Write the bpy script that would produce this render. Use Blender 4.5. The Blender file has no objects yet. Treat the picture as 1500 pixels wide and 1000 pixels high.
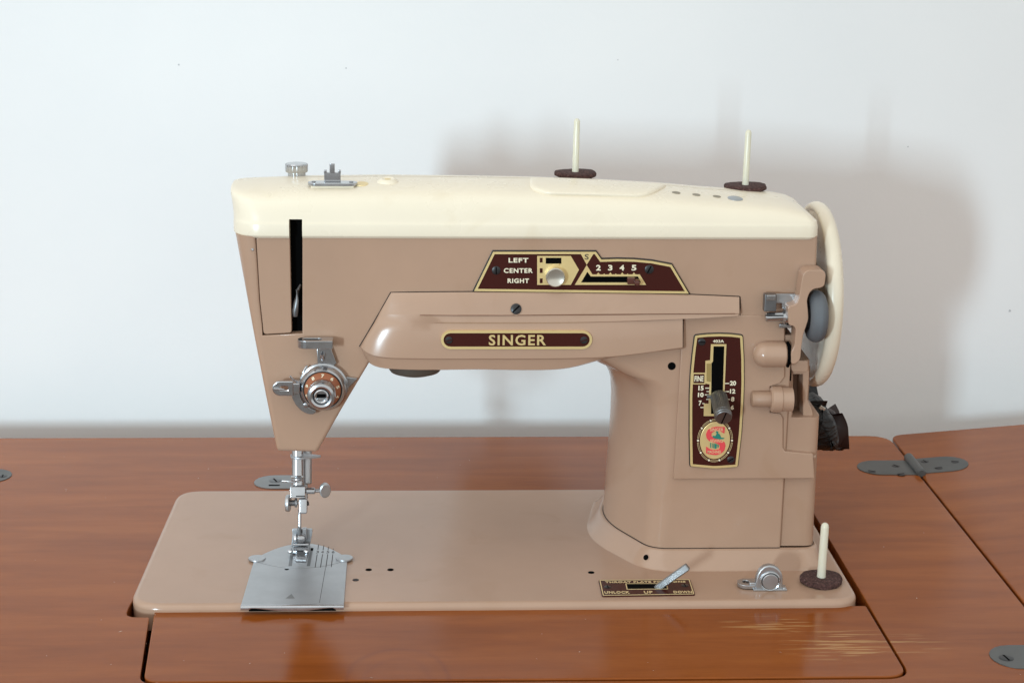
import bpy, bmesh, math, random
from mathutils import Vector, Matrix
from mathutils.bvhtree import BVHTree

random.seed(7)
S = 0.001                      # every length below is in millimetres
sc = bpy.context.scene
COL = sc.collection

# ------------------------------------------------------------------ camera
FPX, PITCH, YAW, ROLL = 2600.0, 0.2631, 0.0481, 0.0127
CAM = Vector((148.8066, -823.2028, 361.0219))
FW = Vector((math.sin(YAW) * math.cos(PITCH), math.cos(YAW) * math.cos(PITCH), -math.sin(PITCH)))
r0 = Vector((math.cos(YAW), -math.sin(YAW), 0)); u0 = r0.cross(FW)
RT = math.cos(ROLL) * r0 + math.sin(ROLL) * u0
UP = -math.sin(ROLL) * r0 + math.cos(ROLL) * u0
cd = bpy.data.cameras.new('camera'); cam = bpy.data.objects.new('camera', cd); COL.objects.link(cam)
cd.sensor_width = 36.0; cd.lens = FPX / 1500 * 36.0; cd.clip_start = 0.01; cd.clip_end = 100
cam.matrix_world = Matrix(((RT.x, UP.x, -FW.x, CAM.x * S), (RT.y, UP.y, -FW.y, CAM.y * S), (RT.z, UP.z, -FW.z, CAM.z * S), (0, 0, 0, 1)))
sc.camera = cam
# ------------------------------------------------------------------ light
w = bpy.data.worlds.new('World'); sc.world = w; w.use_nodes = True
bg = w.node_tree.nodes['Background']
bg.inputs['Color'].default_value = (0.975, 0.995, 0.97, 1); bg.inputs['Strength'].default_value = 0.92

def area(name, loc, target, size, size_y, power, color):
    d = bpy.data.lights.new(name, 'AREA'); d.shape = 'RECTANGLE'; d.size = size; d.size_y = size_y
    d.energy = power; d.color = color
    o = bpy.data.objects.new(name, d); COL.objects.link(o)
    o.location = loc; o.rotation_euler = (Vector(target) - Vector(loc)).to_track_quat('-Z', 'Y').to_euler()
    return o
wl = area('window_light', (-1.32, -2.90, 0.45), (0.0, 0.3, 0.12), 0.18, 0.44, 3.35, (0.66, 0.87, 1.0))
wl.data.spread = math.radians(40)          # beam narrowed by setting so that it fades towards the right
area('left_fill', (-1.75, -0.75, 0.75), (0.0, 0.25, 0.1), 1.0, 1.2, 0.4, (0.74, 0.91, 1.0))  # added broad fill lamp for the falloff from left to right
area('ceiling_bounce', (-0.9, -0.9, 1.7), (0.1, 0.15, 0.0), 1.8, 1.6, 8, (1.0, 0.985, 0.96))
sc.view_settings.view_transform = 'Standard'; sc.view_settings.look = 'None'
sc.view_settings.exposure = 0.0; sc.view_settings.gamma = 1.0; sc.view_settings.use_curve_mapping = False

# ------------------------------------------------------------------ measuring helpers: a sight line met with a plane of the place
def ray(px, py):
    return FW + RT * ((px - 750) / FPX) - UP * ((py - 500) / FPX)
def at(px, py, Y):
    d = ray(px, py); return CAM + d * ((Y - CAM.y) / d.y)
def atz(px, py, z=0.0):
    d = ray(px, py); return CAM + d * ((z - CAM.z) / d.z)
def xz(pts, Y):
    return [(p.x, p.z) for p in (at(a, b, Y) for a, b in pts)]
def xy(pts, z=0.0):
    return [(p.x, p.y) for p in (atz(a, b, z) for a, b in pts)]

# ------------------------------------------------------------------ materials
def mat(name, color, rough=0.4, metal=0.0, **k):
    m = bpy.data.materials.new(name); m.use_nodes = True
    b = m.node_tree.nodes['Principled BSDF']
    b.inputs['Base Color'].default_value = (*color, 1); b.inputs['Roughness'].default_value = rough
    b.inputs['Metallic'].default_value = metal
    for kk, v in k.items(): b.inputs[kk.replace('_', ' ')].default_value = v
    return m
def nd(m, t, **k):
    n = m.node_tree.nodes.new(t)
    for a, v in k.items(): setattr(n, a, v)
    return n
def lk(m, a, b): m.node_tree.links.new(a, b)
def bsdf(m): return m.node_tree.nodes['Principled BSDF']
def noise(m, scale, detail=4, stretch=(1, 1, 1), rough=0.55, dist=0.0, off=(0, 0, 0)):
    tc = nd(m, 'ShaderNodeNewGeometry'); mp = nd(m, 'ShaderNodeMapping')
    mp.inputs['Scale'].default_value = stretch; mp.inputs['Location'].default_value = off
    lk(m, tc.outputs['Position'], mp.inputs['Vector'])
    n = nd(m, 'ShaderNodeTexNoise'); n.inputs['Scale'].default_value = scale
    n.inputs['Detail'].default_value = detail; n.inputs['Roughness'].default_value = rough; n.inputs['Distortion'].default_value = dist
    lk(m, mp.outputs['Vector'], n.inputs['Vector']); return n
def ramp(m, src, stops):
    r = nd(m, 'ShaderNodeValToRGB'); e = r.color_ramp.elements
    while len(e) < len(stops): e.new(0.5)
    for i, (p, c) in enumerate(stops):
        e[i].position = p; e[i].color = (*c, 1) if len(c) == 3 else c
    lk(m, src, r.inputs['Fac']); return r
def mixc(m, fac, a, b, mode='MIX'):
    x = nd(m, 'ShaderNodeMix', data_type='RGBA', blend_type=mode)
    for sock, v in ((x.inputs[0], fac), (x.inputs[6], a), (x.inputs[7], b)):
        if hasattr(v, 'is_linked'): lk(m, v, sock)
        elif isinstance(v, tuple): sock.default_value = (*v, 1)
        else: sock.default_value = v
    return x.outputs[2]
def math_n(m, op, a, b=None, clamp=False):
    x = nd(m, 'ShaderNodeMath', operation=op); x.use_clamp = clamp
    for i, v in enumerate((a, b)):
        if v is None: continue
        if hasattr(v, 'is_linked'): lk(m, v, x.inputs[i])
        else: x.inputs[i].default_value = v
    return x.outputs[0]
def bump(m, h, strength, dist=0.001):
    b = nd(m, 'ShaderNodeBump'); b.inputs['Strength'].default_value = strength; b.inputs['Distance'].default_value = dist
    lk(m, h, b.inputs['Height']); lk(m, b.outputs['Normal'], bsdf(m).inputs['Normal'])

def painted(name, c, rough, var=0.06):
    m = mat(name, c, rough)
    n = noise(m, 14, 5)
    lo = tuple(v * (1 - var) for v in c); hi = tuple(min(1, v * (1 + var)) for v in c)
    r = ramp(m, n.outputs['Fac'], [(0.3, lo), (0.7, hi)])
    n4 = noise(m, 34, 6, dist=0.6, off=(2, 8, 3)); st = ramp(m, n4.outputs['Fac'], [(0.58, (0, 0, 0)), (0.74, (1, 1, 1))])   # old yellowish smudges
    lk(m, mixc(m, math_n(m, 'MULTIPLY', st.outputs['Color'], 0.35), r.outputs['Color'], (c[0] * 0.86, c[1] * 0.80, c[2] * 0.70)), bsdf(m).inputs['Base Color'])
    n3 = noise(m, 30, 4, off=(5, 5, 5)); rr = nd(m, 'ShaderNodeMapRange')
    rr.inputs[1].default_value = 0.3; rr.inputs[2].default_value = 0.7; rr.inputs[3].default_value = rough * 0.85; rr.inputs[4].default_value = rough * 1.2
    lk(m, n3.outputs['Fac'], rr.inputs[0]); lk(m, rr.outputs[0], bsdf(m).inputs['Roughness'])
    return m
M = {}
M['tan'] = painted('beige_enamel', (0.428, 0.274, 0.190), 0.20)
M['tan_dirty'] = painted('beige_enamel_dull', (0.36, 0.225, 0.152), 0.42, 0.12)
M['cream'] = painted('cream_plastic', (0.82, 0.722, 0.565), 0.28, 0.03)
M['gold'] = mat('brass_trim', (0.93, 0.72, 0.34), 0.32, 0.6)
M['goldflat'] = mat('gilt_print', (0.80, 0.63, 0.34), 0.45, 0.35)
M['white_letter'] = mat('pale_gilt_letter', (0.86, 0.78, 0.58), 0.45, 0.1)
M['maroon'] = mat('maroon_plate', (0.052, 0.0115, 0.0085), 0.26, Specular_IOR_Level=0.18)
M['black'] = mat('black_void', (0.002, 0.002, 0.002), 0.9, Specular_IOR_Level=0.05)  # flat black that stands for the shade inside openings
M['blackmetal'] = mat('black_screw', (0.018, 0.017, 0.018), 0.35)
M['hinge'] = painted('dark_hinge_steel', (0.075, 0.075, 0.072), 0.42, 0.2)
M['seam'] = mat('dark_seam', (0.030, 0.018, 0.013), 0.8)
M['rust'] = mat('rusty_line', (0.20, 0.085, 0.045), 0.7)
M['dimhole'] = mat('dull_hole', (0.27, 0.23, 0.17), 0.6)  # disc colour in place of the shade inside the lid holes
M['rubber'] = painted('grey_rubber', (0.105, 0.112, 0.122), 0.6, 0.1)
M['orange'] = mat('orange_dial', (0.31, 0.10, 0.042), 0.4)
M['red'] = mat('red_print', (0.72, 0.06, 0.07), 0.45)
M['green'] = mat('green_print', (0.01, 0.20, 0.15), 0.45)
M['brown_knob'] = mat('brown_translucent_knob', (0.10, 0.035, 0.025), 0.15)
M['lamp'] = mat('lamp_shade_dark', (0.09, 0.075, 0.06), 0.5)
M['hub'] = mat('wheel_inner_grey', (0.80, 0.79, 0.75), 0.4, 0.0)
M['line'] = mat('engraved_line', (0.03, 0.02, 0.02), 0.7)
def brushed(name, c, rough, sx):
    m = mat(name, c, rough, 0.92)
    n = noise(m, 240, 3, sx); rr = nd(m, 'ShaderNodeMapRange')
    rr.inputs[3].default_value = rough * 0.75; rr.inputs[4].default_value = rough * 1.3
    lk(m, n.outputs['Fac'], rr.inputs[0]); lk(m, rr.outputs[0], bsdf(m).inputs['Roughness'])
    n2 = noise(m, 60, 4); r = ramp(m, n2.outputs['Fac'], [(0.3, tuple(v * 0.86 for v in c)), (0.7, c)])
    lk(m, r.outputs['Color'], bsdf(m).inputs['Base Color'])
    return m
M['chrome'] = brushed('worn_chrome', (0.53, 0.54, 0.56), 0.18, (1, 1, 1))
M['steel'] = brushed('satin_steel', (0.50, 0.51, 0.525), 0.36, (1, 12, 12))
M['darksteel'] = brushed('grey_knurl', (0.22, 0.22, 0.225), 0.38, (1, 1, 1))
M['oldsteel'] = brushed('dull_plate_steel', (0.30, 0.30, 0.30), 0.42, (1, 1, 1))
M['pearl'] = mat('pearl_button', (0.62, 0.58, 0.50), 0.22, 0.75)
M['ivory'] = mat('ivory_pin', (0.76, 0.72, 0.58), 0.22, 0.0, Transmission_Weight=0.12, IOR=1.45, Subsurface_Weight=0.5, Subsurface_Radius=(0.004, 0.004, 0.003), Subsurface_Scale=0.5)
def feltm():
    m = mat('brown_felt', (0.05, 0.02, 0.016), 0.95)
    n = noise(m, 900, 5); r = ramp(m, n.outputs['Fac'], [(0.35, (0.028, 0.010, 0.008)), (0.60, (0.090, 0.038, 0.032)), (0.78, (0.22, 0.15, 0.14))])
    lk(m, r.outputs['Color'], bsdf(m).inputs['Base Color']); bump(m, n.outputs['Fac'], 0.9, 0.001); return m
M['felt'] = feltm()
def clothm():
    m = mat('black_wrap', (0.0075, 0.0065, 0.0065), 0.42, Specular_IOR_Level=0.35)
    n = noise(m, 60, 4, (1, 1, 2.5), dist=1.0); bump(m, n.outputs['Fac'], 0.7, 0.004); return m
M['wrap'] = clothm()
M['wrap2'] = mat('dark_maroon_wrap', (0.020, 0.007, 0.006), 0.45)
def wallm():
    m = mat('painted_wall', (0.80, 0.80, 0.79), 0.75)
    n = noise(m, 7, 4); r = ramp(m, n.outputs['Fac'], [(0.3, (0.785, 0.79, 0.785)), (0.7, (0.815, 0.815, 0.805))])
    lk(m, r.outputs['Color'], bsdf(m).inputs['Base Color'])
    n2 = noise(m, 170, 5); bump(m, n2.outputs['Fac'], 0.06, 0.002); return m
M['wall'] = wallm()
M['mark'] = mat('scuff_mark', (0.50, 0.50, 0.51), 0.8)
M['dust'] = mat('pale_lint', (0.62, 0.52, 0.42), 0.9)

def woodm(name, seed, wear=False):
    m = mat(name, (0.3, 0.11, 0.05), 0.3)
    b = bsdf(m)
    g = noise(m, 9, 6, (0.8, 6, 6), 0.6, 0.8, (seed, seed * 2, 0))
    base = ramp(m, g.outputs['Fac'], [(0.25, (0.222, 0.056, 0.0095)), (0.5, (0.280, 0.075, 0.0130)), (0.75, (0.340, 0.100, 0.0190))])
    f = noise(m, 120, 5, (0.45, 9, 9), 0.7, 0.2, (seed, 0, 3))
    fr = ramp(m, f.outputs['Fac'], [(0.35, (0.91, 0.90, 0.89)), (0.62, (1.03, 1.02, 1.02))])
    c = mixc(m, 0.8, base.outputs['Color'], fr.outputs['Color'], 'MULTIPLY')
    big = noise(m, 3.2, 3, (1, 2, 2), off=(seed, 7, 1))
    bigr = ramp(m, big.outputs['Fac'], [(0.3, (0.84, 0.80, 0.78)), (0.7, (1.08, 1.08, 1.08))])
    c = mixc(m, 0.8, c, bigr.outputs['Color'], 'MULTIPLY')
    pore = noise(m, 700, 3, (0.12, 3, 3), 0.6, 0.0, (seed, 2, 2))
    pr = ramp(m, pore.outputs['Fac'], [(0.30, (1, 1, 1)), (0.38, (0, 0, 0))])
    c = mixc(m, math_n(m, 'MULTIPLY', pr.outputs['Color'], 0.35), c, (0.11, 0.03, 0.012))
    geo = nd(m, 'ShaderNodeNewGeometry'); sp = nd(m, 'ShaderNodeSeparateXYZ'); lk(m, geo.outputs['Position'], sp.inputs[0])
    def blob(cx, cy, rx, ry):
        dx = math_n(m, 'DIVIDE', math_n(m, 'SUBTRACT', sp.outputs['X'], cx), rx)
        dy = math_n(m, 'DIVIDE', math_n(m, 'SUBTRACT', sp.outputs['Y'], cy), ry)
        return math_n(m, 'SQRT', math_n(m, 'ADD', math_n(m, 'MULTIPLY', dx, dx), math_n(m, 'MULTIPLY', dy, dy)))
    if wear:
        # worn-through streaks of the lacquer by the right corner of the flap
        st = noise(m, 330, 3, (0.10, 1.6, 1), 0.55, 0.1, (1.3, 0.2, 0))
        for cx, cy, rx, ry, lo, amt in ((0.350, -0.036, 0.036, 0.022, 0.58, 0.62), (0.322, -0.012, 0.034, 0.012, 0.60, 0.55), (0.386, -0.035, 0.020, 0.015, 0.61, 0.4)):
            d = blob(cx, cy, rx, ry)
            k = math_n(m, 'SUBTRACT', 1.0, d, True)
            th = math_n(m, 'SUBTRACT', math_n(m, 'ADD', st.outputs['Fac'], math_n(m, 'MULTIPLY', k, 0.10)), lo, True)
            f2 = math_n(m, 'MULTIPLY', math_n(m, 'MULTIPLY', th, 14.0, True), math_n(m, 'MULTIPLY', math_n(m, 'MULTIPLY', k, 2.2, True), amt))
            c = mixc(m, f2, c, (0.52, 0.29, 0.11))
        # faint ring stain left by a glass
        rg = blob(0.134, -0.067, 0.0235, 0.030)
        wob = noise(m, 60, 3)
        rg = math_n(m, 'ADD', rg, math_n(m, 'MULTIPLY', math_n(m, 'SUBTRACT', wob.outputs['Fac'], 0.5), 0.16))
        ring = math_n(m, 'SUBTRACT', 1.0, math_n(m, 'MULTIPLY', math_n(m, 'ABSOLUTE', math_n(m, 'SUBTRACT', rg, 1.0)), 11.0), True)
        ring2 = math_n(m, 'SUBTRACT', 1.0, math_n(m, 'MULTIPLY', math_n(m, 'ABSOLUTE', math_n(m, 'SUBTRACT', rg, 0.62)), 9.0), True)
        rr2 = math_n(m, 'MULTIPLY', math_n(m, 'ADD', ring, math_n(m, 'MULTIPLY', ring2, 0.6)), math_n(m, 'MULTIPLY', wob.outputs['Fac'], 0.62))
        c = mixc(m, rr2, c, (0.16, 0.04, 0.02))
    lk(m, c, b.inputs['Base Color'])
    rn = noise(m, 9, 4, off=(4, seed, 0)); rr = nd(m, 'ShaderNodeMapRange')
    rr.inputs[1].default_value = 0.3; rr.inputs[2].default_value = 0.7; rr.inputs[3].default_value = 0.09; rr.inputs[4].default_value = 0.15
    lk(m, rn.outputs['Fac'], rr.inputs[0]); lk(m, rr.outputs[0], b.inputs['Roughness'])
    b.inputs['Specular IOR Level'].default_value = 0.19
    bump(m, f.outputs['Fac'], 0.05, 0.0006)
    return m
M['wood'] = woodm('lacquered_wood', 0.0, True)
M['wood_leaf'] = woodm('lacquered_wood_leaf', 5.0)

# ------------------------------------------------------------------ mesh helpers
def link(name, me, m, parent=None, sharp=35):
    me.materials.clear(); me.materials.append(M[m] if isinstance(m, str) else m)
    me.polygons.foreach_set('use_smooth', [True] * len(me.polygons))
    me.set_sharp_from_angle(angle=math.radians(sharp))
    o = bpy.data.objects.new(name, me); COL.objects.link(o)
    if parent is not None: o.parent = parent
    return o
def build(name, vs, fs, m, parent=None, sharp=35, wn=False, merge=False):
    bm = bmesh.new(); bv = [bm.verts.new(Vector(v) * S) for v in vs]
    for f in fs:
        try: bm.faces.new([bv[i] for i in f])
        except ValueError: pass
    if merge: bmesh.ops.remove_doubles(bm, verts=bm.verts, dist=1e-6)
    bmesh.ops.recalc_face_normals(bm, faces=bm.faces)
    me = bpy.data.meshes.new(name); bm.to_mesh(me); bm.free()
    o = link(name, me, m, parent, sharp)
    if wn:
        md = o.modifiers.new('weighted', 'WEIGHTED_NORMAL'); md.keep_sharp = True; md.weight = 60
    return o
def empty(name, loc=(0, 0, 0)):
    o = bpy.data.objects.new(name, None); COL.objects.link(o); o.empty_display_size = 0.02; return o
def ccw(p):
    a = sum(p[i][0] * p[(i + 1) % len(p)][1] - p[(i + 1) % len(p)][0] * p[i][1] for i in range(len(p)))
    return list(p) if a > 0 else list(reversed(p))
def normals2(p):
    n = len(p); out = []
    for i in range(n):
        a, b, c = Vector(p[i - 1]), Vector(p[i]), Vector(p[(i + 1) % n])
        e1 = (b - a); e2 = (c - b)
        e1 = e1.normalized() if e1.length > 1e-9 else Vector((1, 0)); e2 = e2.normalized() if e2.length > 1e-9 else e1
        n1 = Vector((-e1.y, e1.x)); n2 = Vector((-e2.y, e2.x))   # inward of a ccw loop
        k = n1 + n2; k = k.normalized() if k.length > 1e-6 else n1
        out.append(k / max(0.45, k.dot(n1)))
    return out
def inset(p, d):
    p = ccw(p); return [(q[0] + n.x * d, q[1] + n.y * d) for q, n in zip(p, normals2(p))]
def fillet(p, rad, seg=5):
    n = len(p); out = []
    for i in range(n):
        r = rad[i] if isinstance(rad, (list, tuple)) else rad
        a, b, c = Vector(p[i - 1]), Vector(p[i]), Vector(p[(i + 1) % n])
        if r <= 0: out.append(tuple(b)); continue
        e1 = (a - b); e2 = (c - b); l = min(e1.length, e2.length) * 0.48
        e1.normalize(); e2.normalize()
        t = min(r, l); s, e = b + e1 * t, b + e2 * t
        for k in range(seg + 1):
            u = k / seg; out.append(tuple((1 - u) ** 2 * s + 2 * u * (1 - u) * b + u * u * e))
    return out
def FRONT(Y): return lambda u, v, d: (u, Y + d, v)       # faces the sitter (-Y)
def TOPZ(z): return lambda u, v, d: (u, v, z - d)        # faces up
def puffed(name, p, mapf, depth, rad, m, parent=None, nseg=5, sharp=40, nrm=None):
    """a solid with the outline p, its front edge rounded by rad (one value or one per corner)"""
    n0 = list(p); p2 = ccw(p)
    if isinstance(rad, (list, tuple)): rad = list(rad) if p2 == n0 else list(reversed(rad))
    else: rad = [rad] * len(p2)
    nn = normals2(p2); n = len(p2); vs = []; rows = 0
    for q, v in (nrm or []):                        # corners whose rounding runs one way only
        i = min(range(n), key=lambda k: (p2[k][0] - q[0]) ** 2 + (p2[k][1] - q[1]) ** 2); nn[i] = Vector(v)
    vs += [mapf(q[0], q[1], depth) for q in p2]; rows += 1
    for k in range(nseg + 1):
        a = math.pi / 2 * k / nseg
        vs += [mapf(q[0] + v.x * r * (1 - math.cos(a)), q[1] + v.y * r * (1 - math.cos(a)), r * (1 - math.sin(a))) for q, v, r in zip(p2, nn, rad)]; rows += 1
    fs = [list(range(n))[::-1], list(range((rows - 1) * n, rows * n))]
    for j in range(rows - 1):
        for i in range(n):
            a, b = j * n + i, j * n + (i + 1) % n
            fs.append((a, b, b + n, a + n))
    return build(name, vs, fs, m, parent, sharp, wn=True)
def curve_mesh(loops, depth, bev=0.0):
    c = bpy.data.curves.new('tmp', 'CURVE'); c.dimensions = '2D'; c.fill_mode = 'BOTH'; c.extrude = depth / 2; c.bevel_depth = bev; c.bevel_resolution = 2
    for lp in loops:
        s = c.splines.new('POLY'); s.points.add(len(lp) - 1); s.use_cyclic_u = True
        for q, (x, y) in zip(s.points, lp): q.co = (x, y, 0, 1)
    return c
def curve_to(name, c, mapf, depth, m, parent, fit=None, sharp=35):
    o = bpy.data.objects.new('tmp', c); COL.objects.link(o)
    dg = bpy.context.evaluated_depsgraph_get(); me = bpy.data.meshes.new_from_object(o.evaluated_get(dg))
    bpy.data.objects.remove(o); bpy.data.curves.remove(c)
    co = [v.co.copy() for v in me.vertices]
    if fit and co:
        x0, x1 = min(v.x for v in co), max(v.x for v in co); y0, y1 = min(v.y for v in co), max(v.y for v in co)
        X0, Y0, X1, Y1 = fit
        co = [Vector((X0 + (v.x - x0) / (x1 - x0) * (X1 - X0), Y0 + (v.y - y0) / (y1 - y0) * (Y1 - Y0), v.z)) for v in co]
    for v, q in zip(me.vertices, co): v.co = Vector(mapf(q.x, q.y, depth / 2 - q.z)) * S
    me.name = name
    bm = bmesh.new(); bm.from_mesh(me); bmesh.ops.remove_doubles(bm, verts=bm.verts, dist=1e-7); bmesh.ops.recalc_face_normals(bm, faces=bm.faces); bm.to_mesh(me); bm.free()
    return link(name, me, m, parent, sharp)
def holed(name, loops, mapf, depth, m, parent=None, bev=0.0):
    return curve_to(name, curve_mesh(loops, depth, bev), mapf, depth, m, parent, sharp=8)
def text(name, s, fit, mapf, m, parent, depth=0.3, bold=0.018, space=1.0):
    c = bpy.data.curves.new('tmp', 'FONT'); c.body = s; c.size = 1.0; c.extrude = depth / 2; c.offset = bold; c.space_character = space; c.resolution_u = 3
    return curve_to(name, c, mapf, depth, m, parent, fit)
def ftext(name, s, box, Y, m, parent, **k):
    a = at(box[0], box[3], Y); b = at(box[2], box[1], Y)
    return text(name, s, (a.x, a.z, b.x, b.z), FRONT(Y), m, parent, **k)
def basis(axis):
    a = Vector(axis).normalized(); t = Vector((0, 0, 1)) if abs(a.z) < 0.9 else Vector((1, 0, 0))
    u = t.cross(a).normalized(); return a, u, a.cross(u)
def lathe_data(prof, o, axis, seg=32, flute=0.0, nfl=0):
    a, u, v = basis(axis); o = Vector(o); vs = []; fs = []
    for r, h in prof:
        for i in range(seg):
            t = 2 * math.pi * i / seg
            rr = r * (1 + (flute if nfl and (i % 2) else 0.0))
            vs.append(o + a * h + u * (rr * math.cos(t)) + v * (rr * math.sin(t)))
    n = len(prof)
    for j in range(n - 1):
        for i in range(seg):
            k = (i + 1) % seg; fs.append((j * seg + i, j * seg + k, (j + 1) * seg + k, (j + 1) * seg + i))
    if prof[0][0] > 1e-6: fs.append(tuple(range(seg))[::-1])
    if prof[-1][0] > 1e-6: fs.append(tuple(range((n - 1) * seg, n * seg)))
    return vs, fs
def lathe(name, prof, o, axis, m, parent=None, seg=32, sharp=35, flute=0.0, nfl=0):
    vs, fs = lathe_data([(max(r, 1e-4), h) for r, h in prof], o, axis, seg, flute, nfl)
    return build(name, vs, fs, m, parent, sharp, merge=True)
def rod(name, a, b, r, m, parent=None, seg=20, r2=None, cap=0.25):
    a, b = Vector(a), Vector(b); L = (b - a).length; r2 = r if r2 is None else r2; c = min(r, r2) * cap
    return lathe(name, [(r - c, 0), (r, c), (r2, L - c), (r2 - c, L)], a, b - a, m, parent, seg)
def tube(name, pts, r, m, parent=None, seg=10):
    pts = [Vector(p) for p in pts]; vs = []; fs = []; n = len(pts)
    for i, p in enumerate(pts):
        d = (pts[min(i + 1, n - 1)] - pts[max(i - 1, 0)]).normalized(); a, u, v = basis(d)
        rr = r[i] if isinstance(r, (list, tuple)) else r
        vs += [p + u * rr * math.cos(2 * math.pi * k / seg) + v * rr * math.sin(2 * math.pi * k / seg) for k in range(seg)]
    for i in range(n - 1):
        for k in range(seg):
            q = (k + 1) % seg; fs.append((i * seg + k, i * seg + q, (i + 1) * seg + q, (i + 1) * seg + k))
    fs += [tuple(range(seg))[::-1], tuple(range((n - 1) * seg, n * seg))]
    return build(name, vs, fs, m, parent, 50)
def slab(name, c, size, m, parent=None, r=0.4, rot=None):
    c = Vector(c); hx, hy, hz = (v / 2 for v in size); r = min(r, hx * .9, hy * .9, hz * .9)
    bm = bmesh.new(); bmesh.ops.create_cube(bm, size=1.0)
    for v in bm.verts: v.co = Vector((v.co.x * 2 * hx, v.co.y * 2 * hy, v.co.z * 2 * hz))
    bmesh.ops.bevel(bm, geom=list(bm.edges), offset=r, segments=2, affect='EDGES', profile=0.6)
    R = Matrix.Rotation(rot[0], 3, rot[1]) if rot else Matrix.Identity(3)
    for v in bm.verts: v.co = (R @ v.co + c) * S
    me = bpy.data.meshes.new(name); bm.to_mesh(me); bm.free()
    o = link(name, me, m, parent, 30); o.modifiers.new('weighted', 'WEIGHTED_NORMAL'); return o
def loft(name, rings, m, parent=None, cap0=True, cap1=True, sharp=40, wn=True):
    n = len(rings[0]); vs = [v for r in rings for v in r]; fs = []
    for j in range(len(rings) - 1):
        for i in range(n):
            k = (i + 1) % n; fs.append((j * n + i, j * n + k, (j + 1) * n + k, (j + 1) * n + i))
    if cap0: fs.append(tuple(range(n))[::-1])
    if cap1: fs.append(tuple(range((len(rings) - 1) * n, len(rings) * n)))
    return build(name, vs, fs, m, parent, sharp, wn)
def cut(o, cutters):
    """real openings: subtract the cutter solids, then drop them"""
    for c in cutters:
        md = o.modifiers.new('cut', 'BOOLEAN'); md.object = c; md.operation = 'DIFFERENCE'; md.solver = 'EXACT'
    wn = [md for md in o.modifiers if md.type == 'WEIGHTED_NORMAL']
    for md in wn: o.modifiers.remove(md)
    dg = bpy.context.evaluated_depsgraph_get(); me = bpy.data.meshes.new_from_object(o.evaluated_get(dg))
    mt = o.data.materials[0]
    o.modifiers.clear(); o.data = me; me.materials.clear(); me.materials.append(mt)
    me.polygons.foreach_set('material_index', [0] * len(me.polygons))
    me.polygons.foreach_set('use_smooth', [True] * len(me.polygons)); me.set_sharp_from_angle(angle=math.radians(30))
    for c in cutters: bpy.data.objects.remove(c)
    o.modifiers.new('weighted', 'WEIGHTED_NORMAL').keep_sharp = True
def bvh_of(o):
    return BVHTree.FromPolygons([v.co / S for v in o.data.vertices], [tuple(p.vertices) for p in o.data.polygons])
def onto(px, py, tree):
    d = ray(px, py).normalized(); h = tree.ray_cast(CAM, d)
    return (h[0], h[1] if h[1].dot(d) < 0 else -h[1]) if h[0] else (None, None)
def screw(name, p, axis, r, m, parent, ang=0.6, h=0.7, slot='black'):
    o = lathe(name, [(r, -0.5), (r, h * 0.4), (r * 0.85, h * 0.85), (r * 0.3, h), (0, h)], p, axis, m, parent, 20)
    a, u, v = basis(axis); d = u * math.cos(ang) + v * math.sin(ang); e = a.cross(d); p = Vector(p) + a * (h + 0.03)
    L = r * 0.85; t = r * 0.14
    q = [p + d * L + e * t, p - d * L + e * t, p - d * L - e * t, p + d * L - e * t]
    build('slot', [x for x in q] + [x - a * 0.35 for x in q], [(0, 1, 2, 3), (7, 6, 5, 4), (0, 4, 5, 1), (1, 5, 6, 2), (2, 6, 7, 3), (3, 7, 4, 0)], slot, o)
    return o
def disc_hole(name, p, axis, r, parent, m='black', rim=None):
    return lathe(name, [(r, -0.3), (r, 0.10), (0, 0.10)], p, axis, m, parent, 20)

# ================================================================== the setting
TZ = -4.0                                   # table top level; the machine's bed top is 0
YW = 345.0
wall = build('wall', [(-6000, YW, -780), (6000, YW, -780), (6000, YW, 1900), (-6000, YW, 1900), (-6000, YW + 60, -780), (6000, YW + 60, -780), (6000, YW + 60, 1900), (-6000, YW + 60, 1900)],
             [(0, 1, 2, 3), (7, 6, 5, 4), (0, 4, 5, 1), (1, 5, 6, 2), (2, 6, 7, 3), (3, 7, 4, 0)], 'wall', None, 20)
wall['kind'] = 'structure'
for px, py, r_ in ((1479, 455, 0.9), (507, 100, 0.5), (1330, 215, 0.5), (262, 95, 0.6), (905, 88, 0.4)):
    p = at(px, py, YW); build('wall_mark', [(p.x + r_ * math.cos(k) * (1 + .3 * math.sin(3 * k + px)), YW - 0.15, p.z + r_ * math.sin(k)) for k in [i * math.pi / 5 for i in range(10)]], [tuple(range(10))], 'mark', wall)

# ------------------------------------------------------------------ cabinet
CB = empty('sewing_cabinet')
CB['label'] = 'reddish brown lacquered wooden sewing cabinet top under the machine'; CB['category'] = 'cabinet'
YB = 289.0; XS = 454.6
fl = xy([(225, 897.5), (1268.5, 886.5), (1321, 970), (1298, 990), (1270, 995), (1180, 1000)], TZ)
FL_R = fl[1][0]; FL_B = fl[1][1]
flap_o = [(fl[0][0], FL_B), (FL_R, FL_B), (FL_R + 0.4, -71), (17.5, -70)]
flap_p = fillet(flap_o, [1.4, 1.4, 11, 8], 8)
hole_p = fillet([(1.2, 181), (-1.6, 32), (-3.0, 15), (-2.6, 3.4), (9.2, 3.0), (15.9, -72), (FL_R + 1.6, -73.2), (FL_R + 1.2, 182)], [9, 3, 5, 8, 1.2, 9, 13, 6], 8)
outer = fillet([(-420, YB), (XS - 0.8, YB + 1), (XS - 0.8, -112), (-420, -112)], [2, 16, 2, 2], 8)
holed('table_top', [inset(outer, 0.5), inset(hole_p, -0.5)], TOPZ(TZ), 18, 'wood', CB, bev=0.5)
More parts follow.
